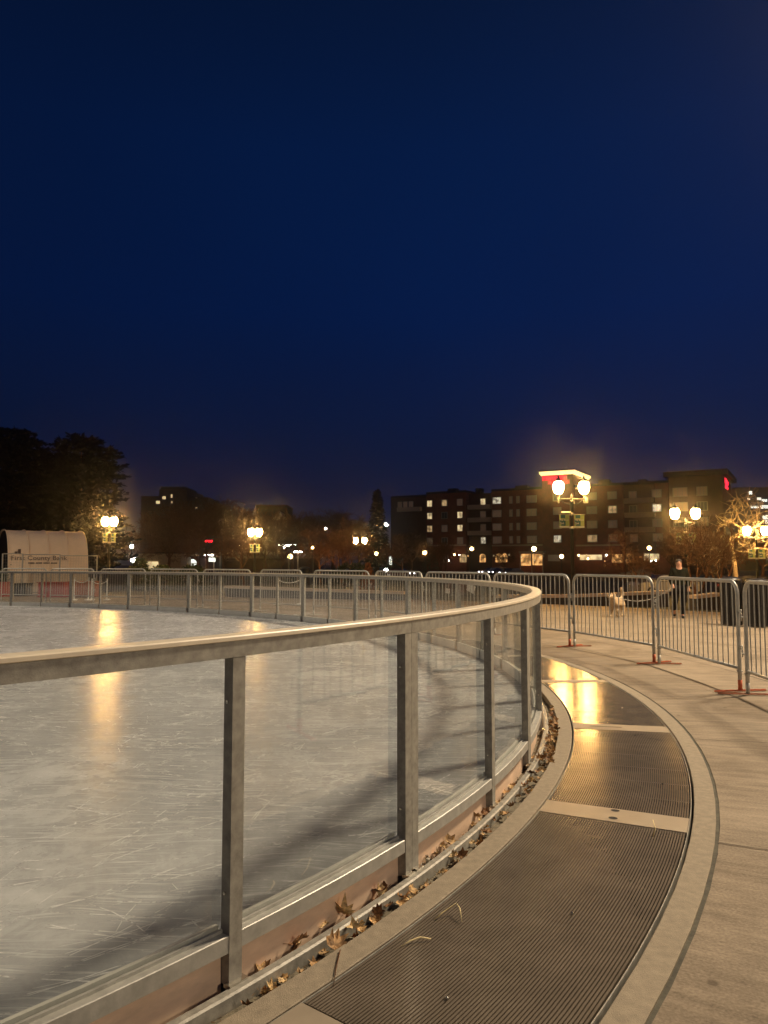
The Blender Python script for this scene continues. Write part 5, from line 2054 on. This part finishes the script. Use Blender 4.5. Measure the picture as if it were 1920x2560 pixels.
for k in range(900):   # shaggy tufts over the trunk, legs and tail
    key = rd.choice([e_ for e_ in DE])
    a_, c_ = Vector(DJ[key[0]]), Vector(DJ[key[1]])
    t = rd.random()
    ra, rc = DR[key[0]], DR[key[1]]
    ra = ra[0] if isinstance(ra, tuple) else ra
    rc = rc[0] if isinstance(rc, tuple) else rc
    if 'sno' in key or 'nos' in key:
        continue
    r = ra + (rc - ra) * t
    n_ = Vector((rd.gauss(0, 1), rd.gauss(0, 1), rd.gauss(0, 1))).normalized()
    c0 = a_.lerp(c_, t) + n_ * r * .85
    tip = c0 + n_ * .02 + Vector((rd.gauss(0, .01), rd.gauss(0, .01), -.045))
    w_ = n_.orthogonal().normalized() * .013
    b.add([DT @ (c0 - w_), DT @ (c0 + w_), DT @ tip], [(0, 1, 2)])
b.build('coat', 'fur', dog)
# leash from the hand to the collar
a = PT @ Vector((-.2, -.22, .85))
c = DT @ Vector((0, -.30, .60))
pts = [a.lerp(c, k / 12) - Vector((0, 0, .26 * 4 * (k / 12) * (1 - k / 12))) for k in range(13)]
b = MB()
b.tube(pts, .008, 5)
tag(b.build('dog_leash', 'leash', smooth=True), 'thin pale leash sagging between the hand and the dog', 'leash')


# ================================================================== LIGHT
# the floodlight that throws the barricade shadows: a tall mast to the right, outside the frame
FL = Vector((12.6, 12.4, 13.5))
e = empty('floodlight_mast', (FL.x + .6, FL.y, 0), 'tall floodlight mast standing right of the picture', 'floodlight')
b = MB()
b.lathe([(.3, -1.0), (.3, -.2), (.16, 0), (.09, FL.z + .6)], (FL.x + 1.5, FL.y, 0), 10)
b.build('mast', 'steel', e)
b = MB()
b.box((FL.x + .6, FL.y, FL.z + 1.0), (1.8, .5, .12))
b.build('head_bracket', 'steel', e)


FL2 = Vector((-33.0, 25.0, 15.0))  # unseen fill light, added to soften shadow contrast on the ice
e = empty('floodlight_mast', (FL2.x - .6, FL2.y, 0), 'unseen fill floodlight mast added beyond the left edge', 'floodlight')
b = MB()
b.lathe([(.3, -1.0), (.3, -.2), (.16, 0), (.09, FL2.z + .6)], (FL2.x - 1.5, FL2.y, 0), 10)
b.build('mast', 'steel', e)
b = MB()
b.box((FL2.x - .6, FL2.y, FL2.z + 1.0), (1.8, .5, .12))
b.build('head_bracket', 'steel', e)


def spot(name, loc, target, power, col, size, ang, blend=.5):
    l = bpy.data.lights.new(name, 'SPOT')
    l.energy = power
    l.color = col
    l.shadow_soft_size = size
    l.spot_size = math.radians(ang)
    l.spot_blend = blend
    o = bpy.data.objects.new(name, l)
    COL.objects.link(o)
    o.location = loc
    o.rotation_euler = (Vector(target) - Vector(loc)).to_track_quat('-Z', 'Y').to_euler()
    return o


WARM = (1, .79, .535)
spot('floodlight', FL, (-3, 9, 0), 22500, WARM, 1.1, 125, .6)
spot('fill_floodlight', FL2, (-12, 18, 0), 13000, (1, .82, .58), .8, 125, .6)
FL3 = Vector((9.5, -4.5, 6.2))
e = empty('floodlight_mast', (FL3.x + 1.0, FL3.y, 0), 'short floodlight post behind the camera at right', 'floodlight')
b = MB()
b.lathe([(.2, -.1), (.2, .1), (.09, .2), (.06, FL3.z + .6)], (FL3.x + 1.2, FL3.y, 0), 10)
b.build('mast', 'steel', e)
b = MB()
b.box((FL3.x + .5, FL3.y, FL3.z + .7), (1.4, .4, .1))
b.build('head_bracket', 'steel', e)
spot('path_floodlight', FL3, (-2, 6, 0), 1500, WARM, .5, 120, .6)

# added to imitate lens glare: thin haze that glows round the lamps
b = MB()
b.box((0, 40, 12.5), (1900, 1900, 29.0))
hz = b.build('glare_haze', 'dark')
hz.data.materials.clear()
hm = bpy.data.materials.new('lens_glare_haze')
hm.use_nodes = True
hnt = hm.node_tree
hnt.nodes.remove(hnt.nodes['Principled BSDF'])
pv = hnt.nodes.new('ShaderNodeVolumePrincipled')
pv.inputs['Color'].default_value = (.9, .9, .92, 1)
pv.inputs['Density'].default_value = .0006
pv.inputs['Anisotropy'].default_value = .965
hnt.links.new(pv.outputs[0], hnt.nodes['Material Output'].inputs['Volume'])
hz.data.materials.append(hm)
tag(hz, kind='stuff')

# world: dusk sky, deep blue with a purplish city glow along the horizon
w = bpy.data.worlds.new('World')
sc.world = w
w.use_nodes = True
nt = w.node_tree
bg = nt.nodes['Background']
tc = N(nt, 'ShaderNodeTexCoord')
sep = N(nt, 'ShaderNodeSeparateXYZ')
nt.links.new(tc.outputs['Generated'], sep.inputs[0])
r = ramp(nt, [(0.0, (.0088, .0098, .023)), (.06, (.0070, .0094, .029)), (.16, (.0032, .0092, .040)), (.32, (.0012, .0098, .056)), (.5, (.0012, .0098, .052)), (.62, (.0015, .0080, .037)), (1.0, (.0015, .0065, .03))])
nt.links.new(sep.outputs[2], r.inputs[0])
no = N(nt, 'ShaderNodeTexNoise', Scale=1.6, Detail=2.0)
nt.links.new(tc.outputs['Generated'], no.inputs['Vector'])
mr = N(nt, 'ShaderNodeMapRange')
mr.inputs[3].default_value = .75
mr.inputs[4].default_value = 1.2
nt.links.new(no.outputs[0], mr.inputs[0])
mm = N(nt, 'ShaderNodeMixRGB', blend_type='MULTIPLY')
mm.inputs[0].default_value = 1
nt.links.new(r.outputs[0], mm.inputs[1])
xr = N(nt, 'ShaderNodeMapRange')
xr.inputs[1].default_value = -.45
xr.inputs[2].default_value = .45
xr.inputs[3].default_value = .74
xr.inputs[4].default_value = 1.16
nt.links.new(sep.outputs[0], xr.inputs[0])
xm = N(nt, 'ShaderNodeMath', operation='MULTIPLY')
nt.links.new(mr.outputs[0], xm.inputs[0])
nt.links.new(xr.outputs[0], xm.inputs[1])
nt.links.new(xm.outputs[0], mm.inputs[2])
nt.links.new(mm.outputs[0], bg.inputs[0])
bg.inputs[1].default_value = 1.0

# ================================================================== CAMERA
cam = bpy.data.cameras.new('camera')
co = bpy.data.objects.new('camera', cam)
COL.objects.link(co)
co.location = (0, 0, CAM_H)
co.rotation_euler = (PI / 2 + PITCH, 0, 0)
cam.sensor_fit = 'VERTICAL'
cam.sensor_height = 36
cam.lens = 36 * FPX / 2560
cam.clip_start = .05
cam.clip_end = 3000
sc.camera = co

sc.view_settings.view_transform = 'Standard'
sc.view_settings.look = 'None'
sc.view_settings.exposure = 0
sc.view_settings.gamma = 1
sc.render.engine = 'CYCLES'
sc.cycles.use_denoising = True
sc.cycles.sample_clamp_indirect = 4
sc.cycles.max_bounces = 8
sc.cycles.transparent_max_bounces = 24
sc.cycles.caustics_reflective = False
sc.cycles.caustics_refractive = False
